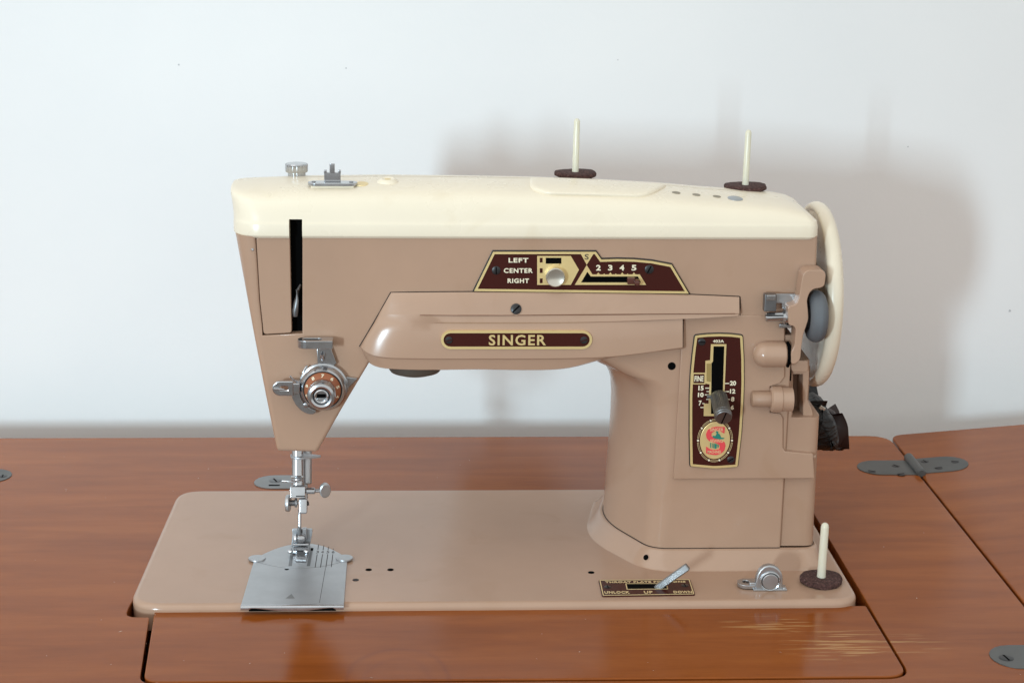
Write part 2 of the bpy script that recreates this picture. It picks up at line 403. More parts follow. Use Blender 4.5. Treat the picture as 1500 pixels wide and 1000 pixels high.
# the curve bevel adds its own height: bring the faces back to the table level
tt = CB.children[-1]
for v in tt.data.vertices: v.co.z -= 0.0005
fo = puffed('front_flap', flap_p, TOPZ(TZ + 0.1), 17, 0.7, 'wood', CB, 3)
# fold-out side leaf, standing a few degrees proud of level on its hinge line
pl = at(1500, 622, YB); TILT = math.atan2(pl.z - TZ, pl.x - XS)
LEAF = lambda u, v, d: (XS + 0.8 + u * math.cos(TILT) + d * math.sin(TILT), v, TZ + u * math.sin(TILT) - d * math.cos(TILT))
puffed('side_leaf', fillet([(0, -112), (420, -112), (420, YB + 2), (0, YB + 2)], [2, 2, 4, 9], 6), LEAF, 18, 1.0, 'wood_leaf', CB, 3)
slab('well_shade', (184, 56, -66), (384, 278, 80), 'black', CB, 1)  # solid black box: the dark below the cutout is put into its colour
for x0, x1, y0, y1, nm in ((-400, 430, 232, 250, 'back_panel'), (-400, 430, -106, -88, 'front_panel'), (-400, -382, -88, 232, 'side_panel'), (412, 430, -88, 232, 'side_panel')):
    slab(nm, ((x0 + x1) / 2, (y0 + y1) / 2, -402), (x1 - x0, y1 - y0, 756), 'wood', CB, 1)
floor = build('floor', [(x, y, z) for z in (-780, -820) for x, y in ((-6000, -9000), (6000, -9000), (6000, YW), (-6000, YW))],
              [(0, 1, 2, 3), (7, 6, 5, 4), (0, 4, 5, 1), (1, 5, 6, 2), (2, 6, 7, 3), (3, 7, 4, 0)], mat('floor_boards', (0.13, 0.085, 0.055), 0.5), None)
floor['kind'] = 'structure'

def stad(x0, x1, yc, hw, r0=True, r1=True, seg=10):
    p = []
    if r1: p += [(x1 - hw + hw * math.sin(math.pi * k / seg), yc - hw * math.cos(math.pi * k / seg)) for k in range(seg + 1)]
    else: p += [(x1, yc - hw), (x1, yc + hw)]
    if r0: p += [(x0 + hw - hw * math.sin(math.pi * k / seg), yc + hw * math.cos(math.pi * k / seg)) for k in range(seg + 1)]
    else: p += [(x0, yc + hw), (x0, yc - hw)]
    return p
def wood_screw(p, n, r, parent):
    return screw('screw', p, n, r, 'blackmetal', parent, random.uniform(0, 3), 0.25)
# hinge on the seam
hc = atz(1345, 685, TZ); hy = hc.y
a0 = atz(1258, 688, TZ).x
h = puffed('hinge', stad(a0, XS - 1.2, hy, 13.5, True, False), TOPZ(TZ + 0.55), 0.9, 0.2, 'hinge', CB, 2)
HN = Vector((-math.sin(TILT), 0, math.cos(TILT)))
LF = lambda u, v, d: LEAF(u, v, d - 0.55)
puffed('hinge_leaf', stad(1.0, 33.5, hy + 2, 13.5, False, True), LF, 0.9, 0.2, 'hinge', h, 2)
rod('barrel', (XS + 0.2, hy - 15, TZ + 1.4), (XS + 0.2, hy + 17, TZ + 1.4), 3.0, 'hinge', h, 16)
for px, py in ((1277, 690), (1312, 682), (1320, 694)):
    wood_screw(atz(px, py, TZ + 0.55), (0, 0, 1), 2.6, h)
for u, v in ((8, hy + 9), (13, hy - 5), (26, hy + 4)):
    wood_screw(LEAF(u, v, -0.55), HN, 2.6, h)
# hinge at the front right (enters the picture from the edge)
c2 = atz(1500, 962, TZ)
h2 = puffed('hinge', stad(c2.x - 16.5, XS - 1.2, c2.y, 13.0, True, False), TOPZ(TZ + 0.5), 0.9, 0.2, 'hinge', CB, 2)
for px, py in ((1474, 963), (1528, 952)):
    s = wood_screw(atz(px, py, TZ + 0.5), (0, 0, 1), 3.6, h2)
    for ang in (0.3, 1.87):
        p = atz(px, py, TZ + 0.72); d = Vector((math.cos(ang), math.sin(ang), 0)); e = Vector((-d.y, d.x, 0))
        build('cross_slot', [p + d * 1.6 + e * .3, p - d * 1.6 + e * .3, p - d * 1.6 - e * .3, p + d * 1.6 - e * .3], [(0, 1, 2, 3)], 'black', s)
LEAF2 = puffed('hinge_leaf', stad(1.0, 33.5, c2.y, 13.0, False, True), LF, 0.9, 0.2, 'hinge', h2, 2)
rod('barrel', (XS + 0.2, c2.y - 15, TZ + 1.4), (XS + 0.2, c2.y + 15, TZ + 1.4), 3.0, 'hinge', h2, 16)
# hinge at the far left
c3 = atz(17, 697, TZ)
h3 = puffed('hinge', stad(c3.x - 70, c3.x, c3.y, 12.5), TOPZ(TZ + 0.5), 0.9, 0.2, 'hinge', CB, 2)
wood_screw(atz(4, 697, TZ + 0.5), (0, 0, 1), 2.6, h3)
# machine hinge plate behind the needle
c4 = atz(372, 706.5, TZ); e4 = atz(430, 706.5, TZ)
h4 = puffed('hinge', stad(c4.x, e4.x, c4.y, 12.0, True, False), TOPZ(TZ + 0.6), 1.0, 0.25, 'oldsteel', CB, 2)
screw('screw', atz(403, 703.5, TZ + 0.6), (0, 0, 1), 3.6, 'darksteel', h4, 0.4, 0.4)
q = xy([(394, 709.3), (410, 709.3), (409.6, 710.8), (393.5, 710.8)], TZ + 0.75)
build('slot', [(x, y, TZ + 0.75) for x, y in q], [(0, 1, 2, 3)], 'black', h4)

# dust and lint lying about on the lacquer
dv_ = []; df_ = []; rd = random.Random(11)
for k in range(90):
    x, y = rd.uniform(-190, 450), rd.uniform(-78, 285)
    if -4 < x < 376 and 8 < y < 182: continue
    L_ = rd.uniform(0.25, 0.6) * (2.2 if rd.random() < 0.2 else 1.0); a_ = rd.uniform(0, 3.14); w_ = 0.2
    dx, dy = math.cos(a_) * L_, math.sin(a_) * L_; ex, ey = -math.sin(a_) * w_, math.cos(a_) * w_; n_ = len(dv_)
    dv_ += [(x + dx, y + dy, TZ + 0.22), (x + ex, y + ey, TZ + 0.3), (x - dx, y - dy, TZ + 0.22), (x - ex, y - ey, TZ + 0.22)]; df_.append((n_, n_ + 1, n_ + 2, n_ + 3))
dust = build('dust', dv_, df_, 'dust', None); dust['kind'] = 'stuff'; dust['label'] = 'specks of pale dust and lint on the wood'; dust['category'] = 'dust'

# ================================================================== the sewing machine
SM = empty('sewing_machine')
SM['label'] = 'vintage beige sewing machine with cream lid, maroon and gold plates and hand wheel'; SM['category'] = 'sewing machine'
YF = 56.0
# bed
bed_o = [(-2.4, 8.3), (369.3, 8.3), (368.3, 178), (0, 178)]
bl = atz(228, 800, 0)
bed = puffed('bed', fillet(bed_o, [18, 15, 14, 15], 12), TOPZ(0.0), 14, 3.2, 'tan', SM, 6)
for px, py in ((540, 834), (572, 834), (521, 849), (866, 838)):
    disc_hole('oil_hole', atz(px, py, 0), (0, 0, 1), 1.7, bed, 'black' if py != 849 else 'line')

# pillar -----------------------------------------------------------
def pillar_ring(z, xl, xr, yf, yb, rx, ry, r2=3.0, off=0.0, n=12):
    """plan of the pillar: a long elliptic corner at the front left, tighter ones elsewhere"""
    xl -= off; xr += off * 0.4; yf -= off; yb += off
    xl -= 3.2
    p = [(xl + 12, yb), (xl, yf + ry), (xl + rx + 3.2, yf), (xr, yf), (xr, yb)]
    p = fillet(p, [10, 24, 9 + off * 0.8, r2, 8], n)
    return [(x, y, z) for x, y in p]
prof = [(745, 885), (690, 889), (650, 892.5), (610, 895), (580, 896), (560, 895), (548, 892), (538, 887), (530, 881), (522, 870), (515, 852)]
YP = YF + 0.6
YT = 104.0
XR1 = at(1146, 750, YP).x; XR2 = at(1196, 750, YP + 3).x
rings = []
zs = [(10.0, at(884.5, 751, YT).x)] + [(at(x, y, YT).z, at(x, y, YT).x) for y, x in prof]
zl, xll = zs[-1]; zs += [(zl + 8, xll - 12), (zl + 22, xll - 22)]
for z, xl in zs:
    rings.append(pillar_ring(z, xl, XR1 + 0.002 * z, YP, 152, 21, 47, 1.2))
pillar = loft('pillar', rings, 'tan', SM, sharp=50)
sidep = loft('pillar_side', [pillar_ring(z, XR1 - 30, XR2 - 0.01 * z, YP + 2.2, 150, 6, 12, 6.0) for z in (10.0, 30, 60, 82.0)], 'tan', SM, sharp=50)
# flared foot of the pillar
fr = []
xl0 = at(884.5, 751, YT).x
for z, off in ((0.0, 8.6), (0.4, 7.9), (2.0, 6.6), (5.0, 4.6), (7.5, 3.1), (8.9, 2.0), (9.6, 1.0), (9.7, -0.5), (8.6, -0.9)):
    fr.append(pillar_ring(z, xl0, XR2 + 1.0, YP, 152, 22 + off * 0.5, 47 + off * 0.4, 9.0, off))
foot = loft('pillar_foot', fr, 'tan', SM, True, True, 60)
sr = [Vector((x, y, 9.75)) for x, y, z in pillar_ring(9.75, xl0, XR1, YP, 152, 21, 47, 1.2, 0.12)][14:44]
tube('foot_seam', sr, 0.28, 'seam', foot, 8)
p, n = onto(946.5, 816, bvh_of(foot))
lathe('hole_rim', [(2.0, -1), (2.0, 0.25), (1.6, 0.25)], p, n, 'tan', foot, 20)
disc_hole('oil_hole', p + n * 0.22, n, 1.55, foot)
p = at(984, 536, YP)
disc_hole('oil_hole', p, (0, -1, 0), 2.1, pillar)

# arm and head casting ----------------------------------------------
cast_px = [(348, 374, 7.5), (358, 424, 5.5), (371, 490, 3.2), (388, 576, 3), (404.5, 657, 2.5), (408, 661, 2.0), (462, 662.5, 2.0), (466, 660, 2.0), (500, 600, 2.0), (541, 531, 1.5), (556, 512, 1.0),
           (870, 511, 1.0), (1000, 500, 1.0), (1150, 498, 1.0), (1151, 470, 0.8), (1166, 452, 0.8), (1172, 420, 0.8), (1196, 398, 1.5), (1198, 346, 1.5), (443, 346, 0.5), (443, 488.5, 0.5), (384.5, 491.5, 0.5), (384, 478, 0.8), (380, 440, 1.2), (377, 390, 1.2), (374, 346, 1.5), (342.5, 346, 8.5)]
casting = puffed('arm_casting', xz([(a, b) for a, b, c in cast_px], YF), FRONT(YF), 64, [c for a, b, c in cast_px], 'tan', SM, 6, nrm=[(xz([(342.5, 346)], YF)[0], (1, 0)), (xz([(374, 346)], YF)[0], (-1, 0)), (xz([(443, 346)], YF)[0], (1, 0)), (xz([(1198, 346)], YF)[0], (-1, 0))])
# slot behind the take-up lever and the small nose door beside it
slab('slot_shade_backing', at(409, 406, YF + 6.5), (25, 1.0, 64), 'black', casting, 0.1)  # black backing slab, paints the shade inside the slot
p0 = at(424.5, 350, YF)
door = puffed('nose_door', fillet(xz([(375.2, 348), (424.5, 348), (427.3, 487.5), (386, 489.8), (385, 478), (380.8, 440), (377.8, 390)], YF + 0.4), [1.2, 1.2, 1.4, 1.6, 2, 2, 2], 3), FRONT(YF + 0.4), 5, 0.5, 'tan', SM, 4)
tube('take_up_lever', [at(440, 417, YF + 5), at(436, 425, YF + 3), at(434, 440, YF + 1.5), at(432.5, 455, YF + 1), at(432.5, 463, YF + 1.2)], [0.6, 0.9, 1.3, 1.6, 1.3], 'darksteel', casting)
rod('door_screw', at(370, 365.5, YF - 0.6), at(370, 365.5, YF + 3), 0.7, 'chrome', door, 10)

# lid ---------------------------------------------------------------
Z0 = at(750, 347.5, YF - 1.2).z
XL, XRt = at(343, 347, YF + 14).x, at(1197.5, 347, YF + 3).x
YL0, YL1 = YF - 1.4, 122.0
hs = [(342, 262), (352, 260.5), (440, 256.5), (560, 255), (660, 256), (770, 258), (860, 261), (960, 267), (1040, 274)]
YR = 97.0
hpts = [(at(x, y, YR).x, at(x, y, YR).z - Z0) for x, y in hs] + [(at(x, y, Y).x, at(x, y, Y).z - Z0) for x, y, Y in ((1100, 280, 94), (1140, 286, 90), (1160, 292, 88), (1176, 301, 84), (1188, 314, 76), (1198, 330, 70))]
def lerp(pts, x):
    if x <= pts[0][0]: return pts[0][1]
    for (a, b), (c, d) in zip(pts, pts[1:]):
        if x <= c: return b + (d - b) * (x - a) / (c - a)
    return pts[-1][1]
def lid_ring(f, z_lip, il, ir, jf, jb, rc):
    x0, x1, y0, y1 = XL + il, XRt - ir, YL0 + jf, YL1 - jb
    rc = min(rc, (y1 - y0) / 2 - 0.5); pts = []
    def arc(cx, cy, a0, r, rx=None):
        for k in range(9):
            t = a0 + math.pi / 2 * k / 8; pts.append((cx + (rx or r) * math.cos(t), cy + r * math.sin(t)))
    rr = min(rc * 0.35, (y1 - y0) / 2 - 0.5) 
    N = 48
    arc(x0 + rc, y0 + rc, math.pi, rc)
    for k in range(1, N): pts.append((x0 + rc + (x1 - rr - x0 - rc) * k / N, y0))
    arc(x1 - rr, y0 + rr, 1.5 * math.pi, rr)
    for k in range(1, 6): pts.append((x1, y0 + rr + (y1 - rr - y0 - rr) * k / 6))
    arc(x1 - rr, y1 - rr, 0, rr)
    for k in range(1, N): pts.append((x1 - rr + (x0 + rc - x1 + rr) * k / N, y1))
    arc(x0 + rc, y1 - rc, 0.5 * math.pi, rc)
    for k in range(1, 6): pts.append((x0, y1 - rc + (y0 + rc - y1 + rc) * k / 6))
    return [(x, y, Z0 + z_lip + f * (lerp(hpts, x) - z_lip)) for x, y in pts]
LIDP = [  # height fraction, lip, inset left, inset right, inset front, inset back, corner
    (0, -1.0, 0.8, 1.0, 1.2, 1, 15), (0, 0.0, 0.2, 0.2, 0.2, 0, 15), (0, 0.6, 0, 0, 0, 0, 15), (0, 5.6, 0.0, 0.1, 0.1, 0, 15), (0, 6.6, 0.1, 0.3, 0.9, 0.5, 15), (0.0, 8.0, 0.0, 0.4, 1.3, 1, 15),
    (0.12, 8, -0.1, 0.6, 1.8, 1.6, 15), (0.30, 8, -0.3, 1.0, 2.6, 3.2, 14.5), (0.50, 8, -0.6, 1.6, 4.0, 5.6, 13.5), (0.66, 8, -1.0, 2.4, 5.8, 8.5, 12), (0.78, 8, -1.4, 3.5, 8.4, 12, 10.5), (0.87, 8, -1.7, 5, 12.2, 16, 9), (0.935, 8, -1.8, 7, 17.5, 20, 7),
    (0.975, 8, -1.8, 10, 24, 24, 5), (0.995, 8, -1.4, 14, 31, 28, 3), (1.0, 8, 1.2, 18, 35.5, 30.5, 0.5)]
lid = loft('lid', [lid_ring(*q) for q in LIDP], 'cream', SM, True, True, 60)
cutter = slab('cutter', at(433.7, 336, YF + 2), (at(443.3, 336, YF).x - at(424, 336, YF).x, 16, at(433, 323, YF).z - at(433, 349, YF).z + 2), 'black', None, 0.3)
LT = bvh_of(lid)
cut(lid, [cutter])
def pad(name, outline, tree, h, m, parent, edge=0.85, levels=5):
    """a raised pad that follows the surface below it"""
    cx = sum(a for a, b in outline) / len(outline); cy = sum(b for a, b in outline) / len(outline)
    vs = []; n = len(outline); fs = []
    sch = [(1.0, -0.2), (1.0, 0.35), (0.985, 0.75), (0.95, 0.96), (0.88, 1.0)] + [(0.88 * (1 - k / levels), 1.0) for k in range(1, levels)] + [(0.02, 1.0)]
    for s, f in sch:
        for a, b in outline:
            p, nn = onto(cx + (a - cx) * s, cy + (b - cy) * s, tree)
            if p is None: p, nn = onto(cx + (a - cx) * s, cy + (b - cy) * s + 3, tree)
            vs.append(p + nn * (h * f))
    for j in range(len(sch) - 1):
        for i in range(n):
            k = (i + 1) % n; fs.append((j * n + i, j * n + k, (j + 1) * n + k, (j + 1) * n + i))
    fs.append(tuple(range((len(sch) - 1) * n, len(sch) * n)))
    return build(name, vs, fs, m, parent, 70)
ol = fillet([(775.5, 263), (776.5, 277), (800, 286), (880, 288), (938, 290), (958, 284), (976, 273), (900, 268.5), (850, 265.5)], [3, 6, 18, 20, 16, 10, 2, 5, 5], 5)
pad('spool_pin_cover', ol, LT, 1.6, 'cream', lid)
for px, py, r in ((990.5, 282.5, 2.2), (1020, 285.5, 2.1), (1050, 288, 2.1)):
    p, n = onto(px, py, LT); disc_hole('vent_hole', p + n * 0.12, n, r, lid, 'dimhole')
p, n = onto(1077, 291, LT); lathe('lid_screw', [(4.0, -0.4), (4.0, 0.2), (3.4, 0.45), (0, 0.5)], p, n, 'steel', lid, 24)
p, n = onto(568, 266, LT); lathe('boss', [(5.8, -0.3), (5.2, 0.5), (4.0, 1.5), (3.2, 1.7), (2.6, 1.4), (0, 1.1)], p, n, 'cream', lid, 28)
disc_hole('boss_hole', p + n * 1.2, n, 2.0, lid, 'goldflat')
# pressure knob
p, n = onto(434.5, 261, LT); p = Vector((at(434.5, 250, 98).x, 98, at(434.5, 258, 98).z - 1))
lathe('pressure_dial', [(4.4, -1.5), (4.4, 3.2), (5.4, 3.3), (5.6, 3.7), (5.6, 7.2), (5.2, 7.7), (0, 7.8)], p, (0, 0, 1), 'chrome', SM, 48, flute=0.045, nfl=1)
# top thread guide
gp, gn = onto(487, 275, LT)
g = puffed('thread_guide', stad(at(450.5, 272, gp.y).x, at(523.5, 272, gp.y).x, gp.y + 2.0, 4.2), TOPZ(gp.z + 2.6), 1.4, 0.3, 'chrome', SM, 3)
slab('riser', (gp.x, gp.y + 2.4, gp.z + 0.4), (22, 6, 3.6), 'cream', g, 0.8)
slab('bracket', (at(487, 263, gp.y + 3).x, gp.y + 3, gp.z + 5.0), (8.4, 1.2, 4.8), 'chrome', g, 0.3)
for dx in (-3.6, 3.6): slab('bracket_ear', (gp.x + dx, gp.y + 2.2, gp.z + 8.0), (1.4, 2.4, 1.6), 'chrome', g, 0.3)
slab('clip', (gp.x - 0.1, gp.y + 1.9, gp.z + 9.6), (2.6, 1.4, 5.0), 'chrome', g, 0.4)
for dx in (-9.5, 9.5): lathe('rivet', [(1.1, 0), (1.0, 0.3), (0, 0.35)], (gp.x + dx, gp.y + 1.6, gp.z + 2.6), (0, 0, 1), 'darksteel', g, 14)
p, n = onto(529, 269.5, LT); lathe('inset_cup', [(3.8, -0.2), (3.6, 0.25), (2.6, 0.2), (0, 0.1)], p, n, 'goldflat', lid, 24)

def spool_pin(base, h, r, fr_, fh):
    o = lathe('spool_pin', [(r * 1.1, 0), (r, h * 0.15), (r * 0.93, h - r), (r * 0.75, h - r * 0.4), (r * 0.4, h - r * 0.1), (0, h)], base, (0.012, 0, 1), 'ivory', SM, 20)
    vs = []; fs = []; seg = 40; rnd = [random.uniform(-0.35, 0.35) for _ in range(seg)]
    sch = [(1.9, 0.2), (fr_ * 0.9, 0.0), (fr_ * 0.99, fh * 0.2), (fr_, fh * 0.7), (fr_ * 0.95, fh), (fr_ * 0.5, fh * 1.04), (1.9, fh)]
    for q, z in sch:
        for i in range(seg):
            t = 2 * math.pi * i / seg; k = q + (rnd[i] * q / fr_); w = 0.3 * math.sin(2 * t + 1) * q / fr_
            vs.append((base[0] + k * math.cos(t), base[1] + k * math.sin(t), base[2] + z + w))
    for j in range(len(sch) - 1):
        for i in range(seg):
            k = (i + 1) % seg; fs.append((j * seg + i, j * seg + k, (j + 1) * seg + k, (j + 1) * seg + i))
    for i in range(seg):
        k = (i + 1) % seg; fs.append((i, k, (len(sch) - 1) * seg + k, (len(sch) - 1) * seg + i))
    build('felt_pad', vs, fs, 'felt', o, 60)
    return o
for px, yb, yt, Y in ((842.5, 258.5, 173.5, 110), (1091.5, 277.5, 190, 104)):
    b = at(px, yb, Y); t = at(px, yt, Y)
    spool_pin((b.x, Y, b.z), t.z - b.z, 1.75, 11.2, 2.6)
b = atz(1203, 853, 0); t = at(1210, 766, b.y)
spool_pin((b.x, b.y + 1, 0.0), t.z, 2.25, 11.2, 3.0)

# lamp housing / arm cover -------------------------------------------
rows = [  # right-to-left stations share u; (polyline, depth in front of the arm face)
    ([(573, 428.7), (700, 427.5), (850, 428.5), (1000, 431), (1083, 434.5)], -0.3),
    ([(573, 428.7), (700, 427.8), (850, 428.9), (1000, 431.4), (1083, 435)], 1.6),
    ([(571.5, 431), (700, 431), (850, 431.5), (1000, 433.5), (1083, 437)], 2.4),
    ([(563, 446), (700, 445), (850, 445), (1000, 446), (1083, 448)], 4.0),
    ([(556, 458), (700, 459.5), (850, 458), (1000, 457), (1083, 457)], 5.4),
    ([(555, 460), (700, 461.5), (850, 460), (1000, 459), (1083, 459)], 5.6),
    ([(554.5, 461), (700, 462.5), (850, 461), (1000, 460), (1083, 459.8)], 5.0),
    ([(549, 471), (700, 472), (850, 471.5), (1000, 467), (1080, 462.5)], 5.9),
    ([(548, 473), (700, 474), (850, 473), (960, 469.2), (1000, 467.2)], 5.5),
    ([(540, 486), (700, 488), (850, 486.5), (960, 482), (1000, 480)], 6.5),
    ([(533, 498), (700, 503), (850, 501), (960, 495), (1000, 492)], 7.0),
    ([(527.5, 507), (534, 513.5), (545, 519.5), (565, 523.3), (600, 524.6), (700, 525), (850, 524), (900, 521.5), (1000, 508.5)], 7.4),
    ([(528, 508.4), (534.5, 515), (545.5, 521), (565, 524.8), (600, 526.1), (700, 526.5), (850, 525.4), (900, 522.8), (1000, 510)], 6.6),
    ([(536, 525), (541, 531), (553, 537), (575, 540), (700, 540.5), (815, 540.5), (836, 537.8), (882, 526), (1000, 510.6)], 5.8),
    ([(537, 526), (542, 532), (554, 537.6), (576, 540.6), (700, 541), (815, 541), (837, 538.3), (884, 526.5), (1000, 511)], -14.0),
]
US = [0, .004, .01, .018, .028, .042, .06, .08, .105, .135] + [0.17 + 0.83 * k / 30 for k in range(31)]
def resample(pl, us):
    x0, x1 = pl[0][0], pl[-1][0]; out = []
    for u in us:
        x = x0 + (x1 - x0) * u
        for i, ((a, b), (c, d)) in enumerate(zip(pl, pl[1:])):
            if x <= c + 1e-6:
                # monotone cubic-like easing between stations
                pa = pl[i - 1] if i else (2 * a - c, 2 * b - d); pd = pl[i + 2] if i + 2 < len(pl) else (2 * c - a, 2 * d - b)
                t = (x - a) / (c - a); h_ = c - a
                m0 = ((d - b) / h_ + (b - pa[1]) / (a - pa[0])) / 2 * h_; m1 = ((pd[1] - d) / (pd[0] - c) + (d - b) / h_) / 2 * h_
                y = (2 * t ** 3 - 3 * t * t + 1) * b + (t ** 3 - 2 * t * t + t) * m0 + (-2 * t ** 3 + 3 * t * t) * d + (t ** 3 - t * t) * m1
                out.append((x, y)); break
    return out
vs = []; nu = len(US)
for j, (pl_, dep) in enumerate(rows):
    for u, (x, y) in zip(US, resample(pl_, US)):
        k = math.sqrt(max(0.0, 1 - (1 - min(1, u / 0.12)) ** 2)) if dep > 0 else 1.0
        kr = 1.0 if dep <= 0 else (1 - 0.25 * max(0, (u - 0.75) / 0.25))
        if j in (6, 7, 8): f_ = min(1, max(0, (u - 0.10) / 0.10)); dep_ = [5.72, 6.0, 6.1][j - 6] * (1 - f_) + dep * f_
        else: dep_ = dep
        vs.append(at(x, y, YF - (0.9 + (dep_ - 0.9) * k * kr if dep > 0.9 else dep)))
fs = [(j * nu + i, j * nu + i + 1, (j + 1) * nu + i + 1, (j + 1) * nu + i) for j in range(len(rows) - 1) for i in range(nu - 1)]
n0 = len(vs)
# close the two ends back to the arm
for end in (0, nu - 1):
    idx = [j * nu + end for j in range(len(rows))]
    b0 = len(vs); vs += [Vector((vs[i].x, YF + 1.5, vs[i].z)) for i in idx]
    fs += [(idx[j], idx[j + 1], b0 + j + 1, b0 + j) for j in range(len(rows) - 1)]
cover = build('arm_cover', vs, fs, 'tan', SM, 28)
CT = bvh_of(cover)
tube('cover_seam', [at(x, y, YF - 0.35) for x, y in [(527, 507.3), (540, 485.5), (556, 458), (572.4, 428.6), (600, 428.2), (650, 427.7), (694, 427.4)]], 0.42, 'seam', cover)
tube('cover_seam', [at(x, y, YF - 0.35) for x, y in [(1006, 430.8), (1040, 432.3), (1083.6, 434.3)]], 0.30, 'seam', cover)
tube('cover_seam', [at(x, y, YF - 0.35) for x, y in [(1083.8, 434.6), (1084.4, 450), (1084, 462.4), (1060, 464), (1030, 465.6), (1001, 467)]], 0.30, 'seam', cover)
tube('cover_seam', [at(x, y, YI_) for YI_ in (YF - 1.2,) for x, y in [(1000.4, 467), (1000.2, 490), (999.8, 508.5)]], 0.35, 'seam', cover)
cr = []
for k in range(22):
    p, n = onto(*[(615 + k * 22, a) for a in [461.6 - 0.9 * max(0, k - 8) / 6 - (0.6 if k > 14 else 0)]][0], CT)
    if p is not None: cr.append(p + n * 0.02)
tube('crease_rust', cr, 0.20, 'rust', cover, 6)
p, n = onto(756, 452.5, CT)
lathe('screw_seat', [(3.4, -0.4), (3.2, 0.15), (2.9, 0.15)], p, n, 'tan_dirty', cover, 24)
screw('screw', p, n, 2.8, 'blackmetal', cover, 0.75, 0.5)
# lamp under the arm
lc = at(608, 538, 74)
lathe('lamp_shade', [(15, 6), (14.6, 0), (13, -2.2), (9, -3.6), (4, -4.2), (0, -4.3)], (lc.x, 78, lc.z - 0.5), (0, 0, 1), 'lamp', SM, 36)

# maker's name plate
p, n = onto(755, 498, CT); YN = p.y - 0.9
def stad_px(x0, x1, yc, h_, Y):
    a = at(x0, yc, Y); b = at(x1, yc, Y); hh = (at((x0 + x1) / 2, yc - h_, Y).z - at((x0 + x1) / 2, yc + h_, Y).z) / 2
    dz = (b.z - a.z); pts = stad(a.x, b.x, 0, hh)
    return [(x, z + a.z + dz * (x - a.x) / (b.x - a.x)) for x, z in pts]
np_ = puffed('name_plate', stad_px(647, 866.5, 497.8, 12.6, YN), FRONT(YN + 0.35), 3, 0.4, 'maroon', SM, 3)
o1 = ccw(stad_px(646, 867.5, 497.8, 13.4, YN)); holed('gold_rim', [o1, inset(o1, 1.25)], FRONT(YN), 1.6, 'gold', np_)
ftext('lettering', 'SINGER', (716, 490.4, 800, 505.8), YN + 0.05, 'gold', np_, depth=0.6, bold=0.02, space=1.16)
for px in (657.5, 855.5): screw('rivet', at(px, 498, YN + 0.3), (0, -1, 0), 1.9, 'blackmetal', np_, 0.3, 0.7, 'maroon')

# stitch selector plate -------------------------------------------------
YS = YF - 2.2
sp_px = [(722.5, 369), (873, 369), (881, 380.3), (905, 379.6), (930, 380.2), (955, 382.5), (984, 388), (1009, 430), (850, 428.2), (694.5, 426.3)]
so = xz(sp_px, YS); so = ccw(so)
sel = puffed('stitch_selector', so, FRONT(YS + 0.3), 2.4, 0.3, 'maroon', SM, 2)
puffed('plate_edge', inset(so, -0.55), FRONT(YS + 1.1), 1.6, 0.25, 'blackmetal', sel, 2)
holed('gold_rim', [so, inset(so, 1.15)], FRONT(YS), 0.8, 'gold', sel)
for s, bx in (('LEFT', (745, 378, 774, 384.6)), ('CENTER', (738, 393, 780.5, 399.8)), ('RIGHT', (743.5, 408, 775, 414.6))):
    ftext('lettering', s, bx, YS - 0.05, 'white_letter', sel, depth=0.5, bold=0.03, space=1.15)
A = lambda x, y: (690 + x / 8.824, 360 + y / 8.824)
B = lambda x, y: (840 + x / 8.824, 360 + y / 8.824)
holed('selector_field', [xz([A(855, 132), A(1290, 132), A(1395, 310), A(1290, 505), A(855, 505)], YS),
                         xz([A(965, 155), A(1168, 155), A(1168, 232), A(965, 232)], YS)] +
      [xz([A(888, y), A(926, y), A(926, y + 62), A(888, y + 62)], YS) for y in (155, 290, 422)], FRONT(YS - 0.02), 0.5, 'gold', sel)
build('selector_slot', [at(*A(960, 150), YS + .22), at(*A(1172, 150), YS + .22), at(*A(1172, 236), YS + .22), at(*A(960, 236), YS + .22)], [(0, 1, 2, 3)], 'black', sel)
slab('slide_tab', at(*A(1100, 247), YS - 0.5), (2.9, 1.0, 1.3), 'gold', sel, 0.2)
kp = at(*A(1086, 388), YS)
lathe('selector_button', [(4.0, 0), (4.3, 1.2), (4.9, 3.0), (4.9, 3.8), (4.4, 4.5), (3.5, 4.3), (2.0, 3.9), (0, 3.8)], kp, (0, -1, 0), 'pearl', sel, 36)
holed('gold_triangle', [xz([B(92, 100), B(262, 100), B(172, 245)], YS)], FRONT(YS - 0.02), 0.5, 'gold', sel)
ftext('lettering', 'S', (856.3, 372.2, 862.6, 380.2), YS - 0.08, 'line', sel, depth=0.3, bold=0.012)
teeth = []
for x in (782, 702, 632, 548, 478, 398, 322):
    big = x in (782, 632, 478, 322); hh = 26 if big else 12; ww = 20 if big else 11
    teeth += [B(x + ww, 370), B(x, 370 - hh), B(x - ww, 370)]
lo_ = [B(172, 250), B(246, 370)] + teeth[::-1] + [B(858, 370), B(940, 505), B(18, 505)]
li_ = [B(180, 335), B(225, 396), B(835, 396), B(872, 474), B(98, 474)]
holed('gold_slot_frame', [xz(lo_, YS), xz(li_, YS)], FRONT(YS - 0.02), 0.5, 'gold', sel)
build('lever_slot', [at(*q_, YS + .22) for q_ in li_], [tuple(range(5))], 'black', sel)
for s, x0, x1 in (('2', 293, 355), ('3', 447, 505), ('4', 597, 658), ('5', 750, 815)):
    ftext('numeral', s, (*B(x0, 248), *B(x1, 320)), YS - 0.05, 'white_letter', sel, depth=0.4, bold=0.03)
slab('slide_lever', at(*B(745, 450), YS - 1.2), (4.0, 2.6, 3.6), 'brown_knob', sel, 0.6)
lathe('lever_tip', [(0, -5.5), (1.2, -5.2), (1.6, -4.0), (1.6, 0), (1.2, 1)], at(*B(812, 455), YS), (0, 1, 0), 'brown_knob', sel, 20)
